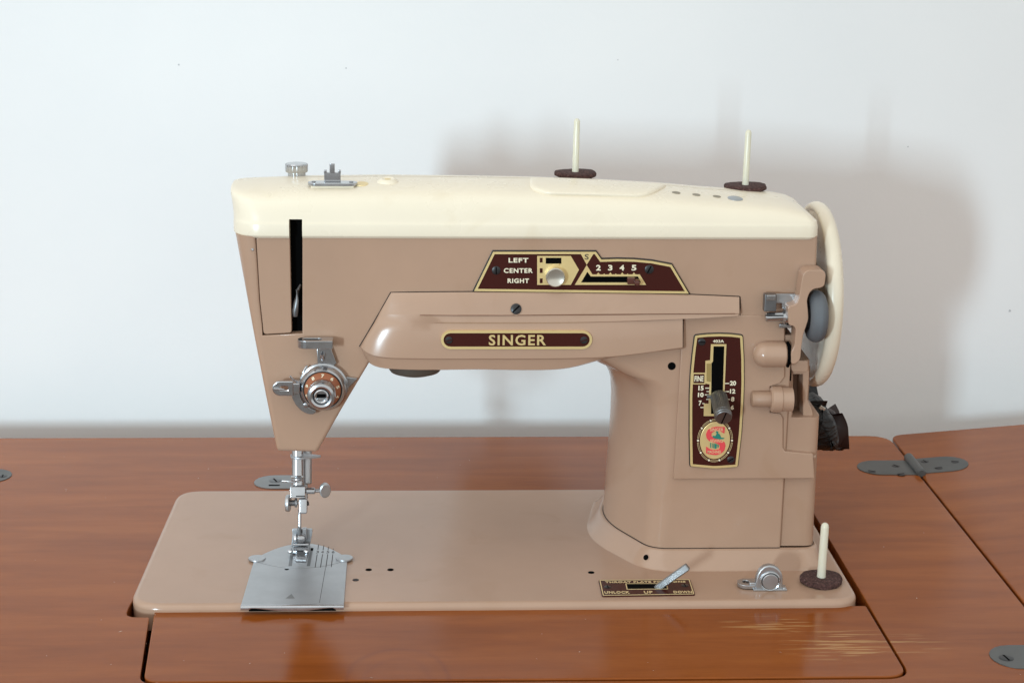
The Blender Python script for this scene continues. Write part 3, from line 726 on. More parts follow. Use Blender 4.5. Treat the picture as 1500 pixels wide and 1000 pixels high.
screw('screw', at(*A(325, 318), YS + 0.2), (0, -1, 0), 2.2, 'blackmetal', sel, 1.6, 0.35)
screw('screw', at(*B(980, 305), YS + 0.2), (0, -1, 0), 2.3, 'blackmetal', sel, 1.1, 0.35)

# inspection panel on the pillar ------------------------------------------
YI = YF - 1.0
ip = xz([(1000.5, 466), (1083.5, 462), (1112, 462), (1149.5, 470), (1149.5, 552), (1143, 561), (1128, 566), (1128, 604), (1143, 606), (1147, 612), (1147, 655), (1150, 661), (1191, 665), (1193.5, 700.5), (986.5, 701.5)], YI)
panel = puffed('inspection_panel', ip, FRONT(YI), 8, 0.6, 'tan', SM, 3)
back = xz([(1120, 520), (1184, 528), (1183, 560), (1181, 585), (1188, 602), (1192, 625), (1193, 668), (1120, 668)], YF + 7)
slotp = xz([(1160, 546), (1177.5, 546), (1177, 580), (1178, 613), (1159, 613)], YF + 7)
hs_ = holed('winder_housing', [back, slotp], FRONT(YF + 7), 26, 'tan', SM, bev=0.6)
slab('slot_back', at(1168, 580, YF + 22), (12, 1, 34), 'tan_dirty', hs_, 0.2)
slab('pocket_ledge', at(1169, 664, YF + 6.0), (17, 12, 1.6), 'tan_dirty', hs_, 0.5)
puffed('housing_cap', fillet(xz([(1158, 528), (1184, 528), (1184, 545), (1160, 545)], YF + 2), 1.5, 3), FRONT(YF + 2), 24, 0.6, 'tan', hs_, 3)
# stitch length plate
YQ = YI - 1.3
D1 = lambda x, y: (1010 + x / 9.09, 480 + y / 9.09)
D2 = lambda x, y: (1010 + x / 9.09, 580 + y / 9.09)
qp = fillet([D1(75, 105), D1(235, 88), D1(400, 82), D1(560, 88), D1(705, 105), D1(722, 400), D1(725, 720), D2(716, 100), D2(690, 500), D2(640, 940), D2(330, 962), D2(12, 932), D2(4, 500), D2(5, 0), D1(18, 600), D1(45, 330)],
            [2.5, 0, 0, 0, 2.5, 5, 5, 5, 5, 2.5, 8, 2.5, 5, 5, 5, 5], 4)
qo = ccw(xz(qp, YQ))
sl = puffed('stitch_length_plate', qo, FRONT(YQ + 0.3), 2.0, 0.3, 'maroon', SM, 2)
puffed('plate_edge', inset(qo, -0.5), FRONT(YQ + 0.8), 1.2, 0.2, 'blackmetal', sl, 2)
holed('gold_rim', [qo, inset(qo, 1.25)], FRONT(YQ), 0.8, 'gold', sl)
ftext('lettering', '403A', (*D1(312, 160), *D1(462, 198)), YQ - 0.02, 'white_letter', sl, depth=0.4, bold=0.02)
fo_ = [D1(285, 218), D1(492, 218), D1(466, 880), D2(420, 264), D2(190, 264), D2(192, 100), D2(255, 100), D1(262, 860), D1(268, 752), D1(208, 740), D1(212, 440), D1(276, 430)]
fi_ = [D1(320, 246), D1(464, 246), D1(444, 880), D2(400, 236), D2(286, 236), D2(286, 60), D1(290, 760), D1(292, 470), D1(312, 450)]
holed('gold_slot_frame', [xz(fo_, YQ), xz(fi_, YQ)], FRONT(YQ - 0.02), 0.5, 'gold', sl)
build('lever_slot', [at(*q_, YQ + .20) for q_ in fi_], [tuple(range(len(fi_)))], 'black', sl)
build('stop_block', [at(*q_, YQ - .08) for q_ in (D1(228, 475), D1(288, 475), D1(284, 720), D1(228, 710))], [(0, 1, 2, 3)], mat('aged_brass', (0.42, 0.30, 0.11), 0.5, 0.6), sl)
fbo = xz([D1(40, 598), D1(214, 598), D1(212, 752), D1(36, 752)], YQ); fbi = xz([D1(56, 616), D1(200, 616), D1(198, 738), D1(52, 738)], YQ)
holed('gold_box', [fbo, fbi], FRONT(YQ - 0.01), 0.45, 'gold', sl)
ftext('lettering', 'FINE', (*D1(66, 640), *D1(188, 714)), YQ - 0.02, 'white_letter', sl, depth=0.4, bold=0.025)
for s, bx in (('15', (*D1(118, 772), *D1(190, 834))), ('10', (*D1(112, 862), *D1(190, 922))), ('7', (*D2(122, 60), *D2(162, 126))), ('20', (*D1(538, 706), *D1(622, 768))), ('12', (*D1(538, 815), *D1(612, 874))), ('8', (*D1(552, 920), *D1(600, 980))), ('6', (*D2(548, 122), *D2(592, 180)))):
    ftext('numeral', s, bx, YQ - 0.02, 'white_letter', sl, depth=0.4, bold=0.035)
for (x0, y0, x1, y1, D) in ((210, 797, 268, 808, D1), (228, 843, 268, 852, D1), (205, 886, 262, 897, D1), (222, 948, 262, 957, D1), (172, 94, 200, 104, D2), (145, 146, 196, 156, D2), (466, 735, 530, 746, D1), (462, 843, 530, 853, D1), (505, 948, 540, 957, D1)):
    holed('tick_mark', [xz([D(x0, y0), D(x1, y0), D(x1, y1), D(x0, y1)], YQ)], FRONT(YQ - 0.01), 0.4, 'white_letter', sl)
screw('screw', at(*D1(165, 190), YQ + .2), (0, -1, 0), 1.9, 'blackmetal', sl, 0.0, 0.3)
screw('screw', at(*D2(550, 845), YQ + .2), (0, -1, 0), 1.9, 'blackmetal', sl, 0.6, 0.3)
# knurled lever knob, pointing out and down
ka = at(*D1(385, 905), YQ); kb = at(*D2(455, 285), YQ - 17); kb = Vector((kb.x, YQ - 17, kb.z))
kn = (kb - ka); L = kn.length
lathe('stitch_lever', [(3.7, 0), (4.15, 0.6), (4.15, L - 3.4), (3.8, L - 3.0)], ka, kn, 'darksteel', sl, 64, 20, 0.06, 1)
lathe('stitch_lever_collar', [(3.7, L - 3.2), (4.6, L - 2.6), (4.6, L - 1.3), (4.3, L - 1.0), (4.3, L), (3.9, L + 0.4), (0, L + 0.5)], ka, kn, 'darksteel', sl, 40)
a_, u_, v_ = basis(kn); pp = kb + a_ * 0.6; d_ = (u_ * 0.25 + v_ * 0.97).normalized(); e_ = a_.cross(d_)
build('knob_slot', [pp + d_ * 3.6 + e_ * .35, pp - d_ * 3.6 + e_ * .35, pp - d_ * 3.6 - e_ * .35, pp + d_ * 3.6 - e_ * .35], [(0, 1, 2, 3)], 'black', sl)
slab('lever_shank', at(*D1(282, 915), YQ - 1.2), (4.0, 2.0, 1.6), 'darksteel', sl, 0.4)
# medallion
mc = at(*D2(340, 590), YQ); sx = at(*D2(540, 590), YQ).x - mc.x; sz = mc.z - at(*D2(340, 838), YQ).z
def ell(rx, rz, n=48, t0=0, t1=2 * math.pi): return [(mc.x + rx * math.cos(t0 + (t1 - t0) * k / n), mc.z + rz * math.sin(t0 + (t1 - t0) * k / n)) for k in range(n)]
med = puffed('medallion', ell(sx, sz), FRONT(YQ - 0.15), 0.6, 0.3, 'gold', sl, 3)
for k in range(10):
    t = math.pi / 2 + 2 * math.pi * (k + 0.5) / 10
    q = (mc.x + sx * 1.13 * math.cos(t), mc.z + sz * 1.11 * math.sin(t))
    holed('border_dot', [[(q[0] + .55 * math.cos(a), q[1] + .55 * math.sin(a)) for a in [2 * math.pi * i / 12 for i in range(12)]]], FRONT(YQ - 0.05), 0.4, 'white_letter', med)
    ta, tb = t + 0.10, t + 2 * math.pi / 10 - 0.10
    oo = [(mc.x + sx * 1.18 * math.cos(ta + (tb - ta) * i / 6), mc.z + sz * 1.15 * math.sin(ta + (tb - ta) * i / 6)) for i in range(7)]
    ii = [(mc.x + sx * 1.08 * math.cos(ta + (tb - ta) * i / 6), mc.z + sz * 1.07 * math.sin(ta + (tb - ta) * i / 6)) for i in range(7)]
    o_ = ccw(oo + ii[::-1]); holed('border_link', [o_, inset(o_, 0.16)], FRONT(YQ - 0.04), 0.35, 'goldflat', med)
YM = YQ - 0.5
S_out = [(472, 410), (465, 500), (418, 468), (340, 462), (295, 490), (290, 530), (330, 562), (420, 585), (470, 615), (480, 660), (465, 720), (420, 765), (350, 785), (280, 775), (222, 762), (222, 668), (262, 700), (330, 718), (385, 710), (408, 680), (395, 645), (340, 620), (265, 600), (228, 560), (220, 510), (240, 455), (290, 420), (360, 408), (430, 412)]
holed('emblem_letter', [xz(fillet([D2(*q_) for q_ in S_out], 1.2, 2), YM)], FRONT(YM), 0.4, 'red', med)
lady = [(352, 480), (362, 466), (374, 466), (384, 480), (380, 496), (400, 505), (414, 530), (420, 552), (466, 556), (450, 570), (400, 574), (320, 558), (306, 540), (312, 528), (348, 530), (354, 510), (364, 500)]
holed('emblem_figure', [xz([D2(*q_) for q_ in lady], YM)], FRONT(YM - 0.06), 0.4, 'green', med)
for poly in ([(276, 622), (288, 624), (288, 690), (276, 684)], [(308, 628), (318, 630), (322, 692), (306, 684)], [(330, 632), (366, 640), (360, 690), (348, 702), (332, 694)], [(374, 644), (388, 652), (384, 690), (376, 686)]):
    holed('emblem_figure', [xz([D2(*q_) for q_ in poly], YM)], FRONT(YM - 0.06), 0.4, 'green', med)
ftext('emblem_lettering', 'SINGER', (*D2(272, 424), *D2(452, 466)), YM - 0.05, 'goldflat', med, depth=0.3, bold=0.01)
ftext('emblem_lettering', 'SEWING', (*D2(275, 575), *D2(445, 618)), YM - 0.05, 'goldflat', med, depth=0.3, bold=0.01)
ftext('emblem_lettering', 'MACHINES', (*D2(240, 722), *D2(420, 760)), YM - 0.05, 'goldflat', med, depth=0.3, bold=0.01)

# bobbin winder and lever at the right ------------------------------------
YLv = 44.0
lev = [(1176.6, 401), (1183, 395.7), (1206, 395.7), (1210, 401), (1208, 418), (1203, 421.7), (1192, 423), (1185.5, 429), (1182, 440), (1183.5, 453), (1184.5, 467), (1181, 478), (1177, 489), (1174, 508), (1172.5, 526), (1166, 533), (1159, 533), (1158.8, 516), (1164, 506), (1166, 482), (1163, 477.5), (1155.6, 476.6), (1154, 449), (1166, 446), (1171, 435), (1173.8, 415)]
winder = puffed('bobbin_winder_lever', fillet(xz(lev, YLv), 1.4, 3), FRONT(YLv), 11, 0.45, 'tan', SM, 4)
tc = at(1195, 463, 52)
R, r = 9.2, 4.3
tor = [(R + r * math.cos(2 * math.pi * k / 18), r * 1.05 * math.sin(2 * math.pi * k / 18)) for k in range(19)]
tyre = lathe('rubber_tyre', tor, tc, (1, 0, 0), 'rubber', winder, 44, 60)
lathe('tyre_disc', [(0, -2.2), (8.6, -2.2), (8.6, 1.5), (0, 1.5)], tc, (1, 0, 0), 'chrome', winder, 36)
a = at(1121, 464.5, 50); b = at(1160, 463, 50)
rod('winder_spindle', (a.x, 50, a.z), (b.x, 50, b.z), 2.4, 'chrome', winder, 24)
slab('spindle_split', (a.x + 4.5, 47.6, a.z + 1.5), (10, 0.5, 0.7), 'blackmetal', winder, 0.1)
a = at(1146, 463.5, 50); rod('spindle_collar', (a.x, 50, a.z), (a.x + 3.2, 50, a.z), 4.2, 'chrome', winder, 28)
a = at(1156.4, 463, 50); rod('spindle_bush', (a.x - 0.9, 50, a.z), (a.x, 50, a.z), 4.7, 'blackmetal', winder, 28)
br = puffed('bobbin_stop', fillet(xz([(1133, 430.5), (1166, 430.5), (1168, 434), (1166.5, 446), (1155, 447), (1155, 452), (1146, 452), (1145.5, 444), (1133, 444)], 52), 0.5, 2), FRONT(52), 1.4, 0.3, 'steel', SM, 2)
slab('stop_block', at(1127.5, 442.5, 50), (6.3, 5, 9), 'darksteel', br, 0.5)
slab('stop_face', at(1129.5, 436, 47), (4.6, 1.0, 2.8), 'chrome', br, 0.3)
slab('stop_foot', at(1150, 477, 52), (6.5, 2, 2.0), 'chrome', br, 0.3)
slab('winder_gap', at(1154, 525, YF + 5), (4.5, 1.0, 24), 'black', SM, 0.1)  # black slab painting the dark of the gap beside the panel
# domed pivot cap and the post below it
a = at(1102.5, 519, 51); b = at(1150.5, 519, 51); Rk = (at(1130, 500.5, 45).z - at(1130, 537, 45).z) / 2
Lk = b.x - a.x; dome = [(Rk * math.sin(math.pi / 2 * k / 8), Rk * 0.95 * (1 - math.cos(math.pi / 2 * k / 8))) for k in range(9)]
lathe('pivot_cap', dome + [(Rk, Lk - 0.6), (Rk - 0.6, Lk)], (a.x, 51, (a.z + b.z) / 2), (1, 0, 0), 'tan', SM, 40)
rod('pivot_gap_shade', (b.x - 0.2, 51, b.z), (b.x + 2.6, 51, b.z), Rk * 1.02, 'black', SM, 32)  # black disc added to paint the shaded gap beside the cap
a = at(1128, 584.5, 52); e = at(1160, 584.5, 52); c = at(1100.5, 584.5, 52)
boss = lathe('post_boss', [(5.6, 0), (6.6, 0.8), (6.8, 2), (6.8, 5.5), (6.2, 6.2), (6.4, e.x - a.x)], (a.x, 52, a.z), (1, 0, 0), 'tan', SM, 32)
lathe('winder_post', [(3.5, 0), (4.0, 0.3), (4.0, 3.2), (4.1, 3.4), (4.1, a.x - c.x + 1)], (c.x, 52, c.z), (1, 0, 0), 'tan_dirty', boss, 28)
puffed('post_web', fillet(xz([(1148, 566), (1158, 556), (1160, 600), (1158, 655), (1149, 655), (1149, 606)], YF + 3), 2, 3), FRONT(YF + 3), 12, 0.35, 'tan', boss, 3)

# hand wheel ---------------------------------------------------------------
YC = 101.0; WC = Vector((0, YC, 0)); tz = at(1193, 297, YC).z; bz = at(1206, 560.5, YC).z
WC.z = (tz + bz) / 2; RW = (tz - bz) / 2
x0 = at(1214, 440, YC - RW).x; x1 = at(1241, 440, YC - RW).x
wd = x1 - x0
wp = [(RW - 5, 1.6), (RW - 4.2, 0.4), (RW - 3.0, 0.1), (RW - 1.2, 0.7), (RW - 0.1, 2.4), (RW, wd * 0.45), (RW - 0.6, wd * 0.65), (RW - 2.2, wd * 0.84), (RW - 4.8, wd * 0.96), (RW - 8, wd), (RW - 12, wd * 0.97), (RW - 14, wd * 0.8), (18, wd * 0.8), (17, wd), (0, wd * 1.03)]
wheel = lathe('hand_wheel', wp + [], (x0, WC.y, WC.z), (1, 0, 0), 'cream', SM, 96, 50)
lathe('wheel_web', [(RW - 4.6, 1.2), (RW - 5.4, 2.2), (RW - 8, 2.7), (22, 2.9), (20, 1.0), (16, -3), (0, -3)], (x0, WC.y, WC.z), (1, 0, 0), 'cream', wheel, 72, 40)
rod('axle', (x0 - 40, WC.y, WC.z), (x0 + 2, WC.y, WC.z), 12, 'darksteel', wheel, 32)

# thread tension unit --------------------------------------------------------
tcn = at(474, 564, YF)
OX, OZ = tcn.x, tcn.z
def TD(prof, name, m, seg=44, **k): return lathe(name, prof, (OX, YF, OZ), (0, -1, 0), m, ten, seg, **k)
ten = empty('thread_tension'); ten.parent = SM
TD([(12.3, -0.5), (12.3, 1.6), (11.9, 2.0), (9, 2.0)], 'back_disc', 'chrome')
TD([(12.6, 2.6), (12.8, 3.0), (12.6, 3.6), (11.0, 4.2), (8, 4.4)], 'tension_disc', 'chrome')
TD([(11.8, 4.6), (12.0, 5.2), (11.6, 6.6), (10.6, 8.4), (10.2, 8.8), (9.9, 8.8), (9.9, 6)], 'dial_cup', 'chrome')
TD([(9.9, 7.0), (9.9, 8.2), (9.4, 8.2)], 'dial_gap', 'blackmetal')
TD([(9.3, 6.0), (9.3, 9.3), (9.1, 9.7), (6.9, 12.2), (5, 12.4)], 'dial_ring', 'orange')
TD([(6.6, 11.6), (7.0, 12.4), (7.1, 16.6), (6.9, 17.2)], 'knob_skirt', 'chrome', 60)
TD([(6.8, 17.0), (7.2, 17.8), (7.2, 19.4), (6.6, 20.6), (5.4, 21.0), (4.4, 20.6), (4.0, 19.8), (3.9, 18.8)], 'knob_cap', 'chrome')
TD([(3.9, 18.9), (3.7, 20.4), (3.2, 20.8), (2.7, 20.4), (2.6, 18.0), (0, 18.0)], 'knob_bush', 'chrome')
slab('knob_core', (OX, YF - 18.8, OZ), (4.6, 0.6, 2.0), 'black', ten, 0.1)
slab('knob_core', (OX + 0.1, YF - 19.2, OZ - 1.5), (3.8, 1.2, 0.7), 'chrome', ten, 0.2)
for k, s in enumerate(('0', '9', '8', '7', '6', '5', '4', '3')):
    t = math.radians(196 - 36 * k)
    cx_, cz_, cy_ = 8.15 * math.cos(t), 8.15 * math.sin(t), 10.9
    # each numeral lies on the slanted face of the dial
    rad = Vector((math.cos(t), 0, math.sin(t))); nrm = (rad * 0.75 + Vector((0, -0.66, 0))).normalized()
    upv = (rad - nrm * rad.dot(nrm)).normalized(); rt = upv.cross(nrm) * -1 if upv.cross(nrm).dot(Vector((0, 1, 0)).cross(rad)) > 0 else upv.cross(nrm)
    rt = Vector((math.sin(t), 0, -math.cos(t)))
    ctr = Vector((OX + cx_, YF - cy_ - 0.15, OZ + cz_))
    text('numeral', s, (-0.75, -1.0, 0.75, 1.0), (lambda u, v, d, c=ctr, a=rt, b=upv, n=nrm: tuple(c + a * u + b * v - n * (d - 0.15))), 'white_letter', ten, depth=0.2, bold=0.02)
YT2 = YF - 7
E = lambda x, y: (390 + x / 7.143, 480 + y / 7.143)
# upper arm with the slotted guide
puffed('guide_neck', xz([E(530, 205), E(668, 195), E(735, 370), E(700, 400), E(545, 400), E(535, 350)], YF - 3), FRONT(YF - 3), 1.4, 0.3, 'chrome', ten, 2)
gz = at(*E(510, 165), YF - 9)
ga = at(*E(330, 170), YF - 9).x; gb = at(*E(690, 170), YF - 9).x
sO = stad(ga, gb, YF - 6.5, 4.2, True, False); sI = stad(ga + 2.0, gb - 5, YF - 6.8, 2.2, True, True)
holed('slotted_guide', [sO, sI], TOPZ(gz.z + 1.5), 3.6, 'chrome', ten, 0.25)
lathe('guide_pin', [(0.5, 0), (1.0, 0.4), (1.0, 4), (0.7, 4.6)], at(*E(588, 345), YF - 3.4) , (0, -0.5, 1), 'chrome', ten, 14)
disc_hole('pin_hole', at(*E(586, 312), YF - 3.05), (0, -1, 0), 1.2, ten)
# left loop guide and the hooked regulator below it
la = at(*E(75, 625), YF - 8); lb = at(*E(275, 625), YF - 8)
lo2 = stad(la.x, lb.x, la.z - 0.2, 3.4, True, False); li2 = stad(la.x + 2.6, lb.x - 1.6, la.z, 1.5)
holed('loop_guide', [lo2, li2], FRONT(YF - 9), 1.6, 'chrome', ten, 0.5)
tube('loop_gap', [at(*E(78, 636), YF - 10.2), at(*E(150, 640), YF - 10.2), at(*E(185, 648), YF - 9.6)], 0.6, 'chrome', ten)
slab('guide_bracket', at(*E(300, 610), YF - 5), (5.5, 8, 5.2), 'chrome', ten, 0.5)
hk = [E(300, 660), E(365, 600), E(345, 680), E(365, 760), E(420, 820), E(470, 850), E(528, 872), E(500, 905), E(440, 905), E(370, 872), E(310, 810), E(262, 720)]
puffed('regulator_hook', fillet(xz(hk, YF - 5), 1.5, 3), FRONT(YF - 5), 1.3, 0.2, 'chrome', ten, 2)
lathe('hook_rivet', [(1.3, 0), (1.2, 0.7), (0, 1.0)], at(*E(415, 808), YF - 5), (0, -1, 0), 'chrome', ten, 16)
tube('check_spring', [at(*E(250, 500), YF - 9), at(*E(262, 522), YF - 9), at(*E(300, 555), YF - 8), at(*E(345, 572), YF - 6), at(*E(390, 590), YF - 5)], 0.45, 'chrome', ten)
puffed('side_tab', xz([E(838, 515), E(950, 530), E(945, 545), E(850, 640), E(838, 600)], YF - 2.2), FRONT(YF - 2.2), 1.4, 0.3, 'chrome', ten, 2)
tube('upper_clip', [at(*E(385, 470), YF - 4), at(*E(410, 420), YF - 4), at(*E(425, 400), YF - 3)], 0.6, 'chrome', ten)

# needle bar, clamp and needle (the bar leans: its lower end is nearer the sitter)
NB = empty('needle_bar'); NB.parent = SM
SL = 0.30
def NP(px, py, off=0.0):
    # point on the slanted plane Y = 80 + SL*z
    d = ray(px, py); k = (80 + off + SL * CAM.z - CAM.y) / (d.y - SL * d.z); return CAM + d * k
AX = Vector((0, SL, 1)).normalized()
def bar(name, px, y0_, y1_, r, m, off=0.0, seg=24, r2=None, parent=NB):
    return rod(name, NP(px, y1_, off), NP(px, y0_, off), r if r2 is None else r2, m, parent, seg, r)
bar('bar', 435.8, 655, 698, 3.15, 'chrome')
bar('presser_bar', 448.5, 655, 709, 3.1, 'steel', 9)
bar('presser_bar_lower', 446, 706, 744, 1.9, 'steel', 9)
p = NP(438, 667)
g_ = puffed('thread_guard', [(p.x + x, p.y + y) for x, y in [(-4.8, 1), (-4.2, -2.6), (-1.5, -4.4), (2.5, -4.4), (6, -3), (11.6, -1.2), (11.8, -0.4), (5, 2.5), (2, 4.5), (-3.5, 4)]], TOPZ(p.z + 0.4), 1.2, 0.3, 'steel', NB, 2)
bar('clamp_collar', 436, 695.5, 701, 3.9, 'chrome')
bar('clamp_neck', 436, 699, 712, 3.3, 'chrome')
tube('thread_wire', [NP(413.5, 704, -4.5), NP(422, 704.8, -5), NP(432, 705.5, -5.4), NP(438, 704.6, -5), NP(442, 702, -3)], 0.55, 'chrome', NB)
p = NP(436.5, 720, -1); 
slab('needle_clamp', p, (8.3, 8.0, 6.3), 'chrome', NB, 0.5, (-0.29, 'X'))
q_ = [NP(433.5, 725.6, -5.3), NP(447, 725.6, -5.3), NP(447, 727.0, -5.3), NP(433.5, 727.0, -5.3)]
build('clamp_slit', q_, [(0, 1, 2, 3)], 'black', NB)
a = NP(448, 718.5, -1); b = NP(462, 718.5, -1); rod('screw_shaft', a, b, 1.75, 'chrome', NB, 18)
b2 = NP(470, 718.2, -1); rod('screw_neck', b, b2, 1.0, 'chrome', NB, 14)
c = NP(476, 717.5, -1)
ts = lathe('thumb_screw', [(2.6, -1.3), (3.1, -0.9), (3.1, 0.9), (2.6, 1.3), (0, 1.3)], c, (0.35, -1, -0.05), 'steel', NB, 28)
ts.data.transform(Matrix.Translation(c * S) @ Matrix.Diagonal((1, 1, 1.32, 1)) @ Matrix.Translation(-c * S))
c = NP(422, 736.5, -2); lathe('side_screw', [(4.4, -1.0), (4.7, -0.5), (4.7, 0.7), (4.3, 1.1)], c, (1, -0.12, 0), 'steel', NB, 28)
rod('side_screw_neck', c, NP(436, 736, -1), 1.6, 'darksteel', NB, 16)
rod('side_screw_hub', NP(431.5, 736, -1.5), NP(435.5, 736, -1.5), 2.7, 'steel', NB, 18)
slab('clamp_block', NP(444, 740.5, -1), (4.6, 5.5, 8.2), 'chrome', NB, 0.8, (-0.29, 'X'))
rod('clamp_pin', NP(448, 737, -1), NP(452.5, 736.5, -1), 1.3, 'blackmetal', NB, 12)
nd_ = rod('needle', NP(439, 745), NP(438.7, 776), 0.95, 'chrome', NB, 12)
rod('needle_point', NP(438.7, 775), NP(438.2, 808), 0.75, 'chrome', NB, 12, 0.3)

# throat plate, slide plate and presser foot -----------------------------------
ZP = 0.9
sp_ = xy([(352.5, 886.5), (503.5, 886.5), (514.8, 819), (366, 819)], ZP)
thr = SM
xa, xb = sp_[0][0], sp_[1][0]; xm = (xa + xb) / 2; ya = sp_[0][1]; yb = sp_[3][1]
top = atz(438, 795.2, ZP).y
arcp = [(xb - 1 - (xb - xa - 2) * k / 20, yb + (top - yb) * math.sin(math.pi * k / 20) ** 0.8) for k in range(1, 20)]
low = atz(438, 831.5, ZP).y
arcl = [(xa + 1 + (xb - xa - 2) * k / 20, yb - (yb - low) * math.sin(math.pi * k / 20) ** 0.7) for k in range(0, 21)]
slide = puffed('slide_plate', [(xa, ya), (xb, ya)] + [(x, y - 0.25) for x, y in arcl[::-1]], TOPZ(ZP), 1.4, 0.25, 'steel', SM, 2)
needlep = puffed('throat_plate', arcl + arcp, TOPZ(ZP), 1.4, 0.2, 'steel', SM, 2)
# rolled finger lip on the slide plate's front edge
lipv = []; nl = 28
for k in range(nl + 1):
    t = k / nl; x = xa + (xb - xa) * t
    s = max(0.0, min(1.0, (min(t, 1 - t) - 0.10) / 0.32)); s = s * s * (3 - 2 * s); dip = 0.2 + 1.6 * s if 0.10 < t < 0.90 else 1.2
    lipv.append([(x, ya + 1.2, ZP + 0.02), (x, ya - 0.1, ZP + 0.08), (x, ya - 0.8, ZP - 0.25), (x, ya - 1.0, ZP - 0.9), (x, ya - 0.95, ZP - 0.9 - dip)])
vs = [v for r_ in lipv for v in r_]
build('finger_lip', vs, [(i * 5 + j, i * 5 + j + 1, (i + 1) * 5 + j + 1, (i + 1) * 5 + j) for i in range(nl) for j in range(4)], 'chrome', slide, 60)
build('lip_shadow_gap', [(xa + 4, ya - 0.3, ZP - 3.0), (xb - 4, ya - 0.3, ZP - 3.0), (xb - 4, ya - 0.3, ZP - 0.5), (xa + 4, ya - 0.3, ZP - 0.5)], [(0, 1, 2, 3)], 'black', slide)  # black sheet painting the shade behind the lip
for px, py in ((376.5, 818), (504.5, 817.5)):
    q = atz(px, py, ZP); puffed('finger_tab', [(q.x + 4.6 * math.cos(2 * math.pi * k / 28), q.y + 4.4 * math.sin(2 * math.pi * k / 28)) for k in range(28)], TOPZ(ZP + 0.7), 0.8, 0.3, 'steel', needlep, 2)
G = lambda x, y: (390 + x / 10, 740 + y / 10)
def flat(name, pts, z, m, parent): return build(name, [(x, y, z) for x, y in xy(pts, z)], [tuple(range(len(pts)))], m, parent)
def stripe(name, p0, p1, w_, z, m, parent):
    a = atz(*p0, z); b = atz(*p1, z); d = (b - a).normalized(); e = Vector((-d.y, d.x, 0)) * w_ / 2
    return build(name, [a + e, b + e, b - e, a - e], [(0, 1, 2, 3)], m, parent)
for (x0, y0, x1, y1) in ((767, 568, 757, 645), (845, 580, 832, 650), (914, 600, 905, 650), (985, 628, 983, 648), (746, 712, 716, 905), (825, 712, 794, 905), (902, 710, 874, 905), (975, 712, 953, 900)):
    stripe('seam_guide_line', G(x0, y0), G(x1, y1), 0.42, ZP + 0.03, 'line', needlep)
for s, x in (('3', 728), ('4', 800), ('5', 880), ('6', 958)):
    a = atz(*G(x, 697), ZP); b = atz(*G(x + 46, 662), ZP)
    text('numeral', s, (a.x, a.y, b.x, b.y), TOPZ(ZP + 0.05), 'line', needlep, depth=0.1, bold=0.0)
stripe('seam_guide_line', G(868, 912), (468, 882), 0.25, ZP + 0.03, 'line', slide)
flat('feed_slot', [G(365, 620), G(405, 660), G(375, 885), G(325, 885)], ZP + 0.04, 'darksteel', needlep)
flat('feed_slot', [G(655, 625), G(690, 625), G(640, 885), G(592, 885)], ZP + 0.04, 'darksteel', needlep)
flat('feed_slot_end', [G(652, 620), G(692, 620), G(686, 660), G(648, 660)], ZP + 0.06, 'black', needlep)
flat('finger_hole', [G(265, 925), G(335, 925), G(325, 940), G(300, 946), G(275, 940)], ZP + 0.04, 'black', slide)
flat('arrow_mark', [(418, 876), (427, 869), (432, 876)], ZP + 0.03, 'oldsteel', slide)
PFo = empty('presser_foot'); PFo.parent = SM
fz = ZP + 2.0
# sole with its open toe
sole = [G(385, 570), G(625, 570), G(640, 640), G(608, 690), G(560, 690), G(560, 640), G(480, 640), G(440, 690), G(345, 690), G(378, 640)]
puffed('sole', xy([G(388, 565), G(630, 565), G(618, 665), G(585, 668), G(582, 640), G(452, 640), G(440, 668), G(385, 665)], fz), TOPZ(fz), 1.2, 0.3, 'chrome', PFo, 2)
puffed('sole_toe', xy([G(440, 672), G(610, 672), G(585, 795), G(425, 790)], ZP + 1.3), TOPZ(ZP + 1.3), 1.0, 0.3, 'chrome', PFo, 2)
flat('toe_opening', [G(470, 680), G(578, 680), G(570, 745), G(460, 742)], ZP + 1.35, 'darksteel', PFo)
for x in (350, 588):
    p = atz(*G(x, 672), fz); lathe('toe_tip', [(0, -1.6), (0.9, -1.2), (1.1, 0), (0.9, 1.2), (0, 1.6)], p, (1, -0.2, 0), 'chrome', PFo, 14)
a = atz(*G(390, 570), fz + 1); b = atz(*G(622, 570), fz + 1); rod('ankle_bar', a, b, 0.7, 'chrome', PFo, 12)
yk = a.y + 2
puffed('ankle_plate', fillet(xz([G(375, 345), G(680, 345), G(672, 420), G(640, 590), G(365, 590), G(385, 420)], yk + 3), [1, 1, .5, .5, .5, .5], 2), FRONT(yk + 3), 1.4, 0.3, 'steel', PFo, 2)
slab('shank', at(*G(560, 410), yk + 1), (2.6, 2.5, 6.5), 'chrome', PFo, 0.4)
a = at(*G(400, 480), yk - 1); b = at(*G(575, 475), yk - 1)
lathe('foot_screw', [(2.0, 0), (2.4, 0.6), (2.4, 1.6), (1.3, 1.9), (1.3, 2.4), (2.7, 2.7), (2.7, 4.6), (2.0, 6.0), (0, 6.4)], a, b - a, 'chrome', PFo, 20)
slab('needle_holder', at(*G(485, 420), yk - 1.5), (2.0, 2.0, 8), 'darksteel', PFo, 0.4)

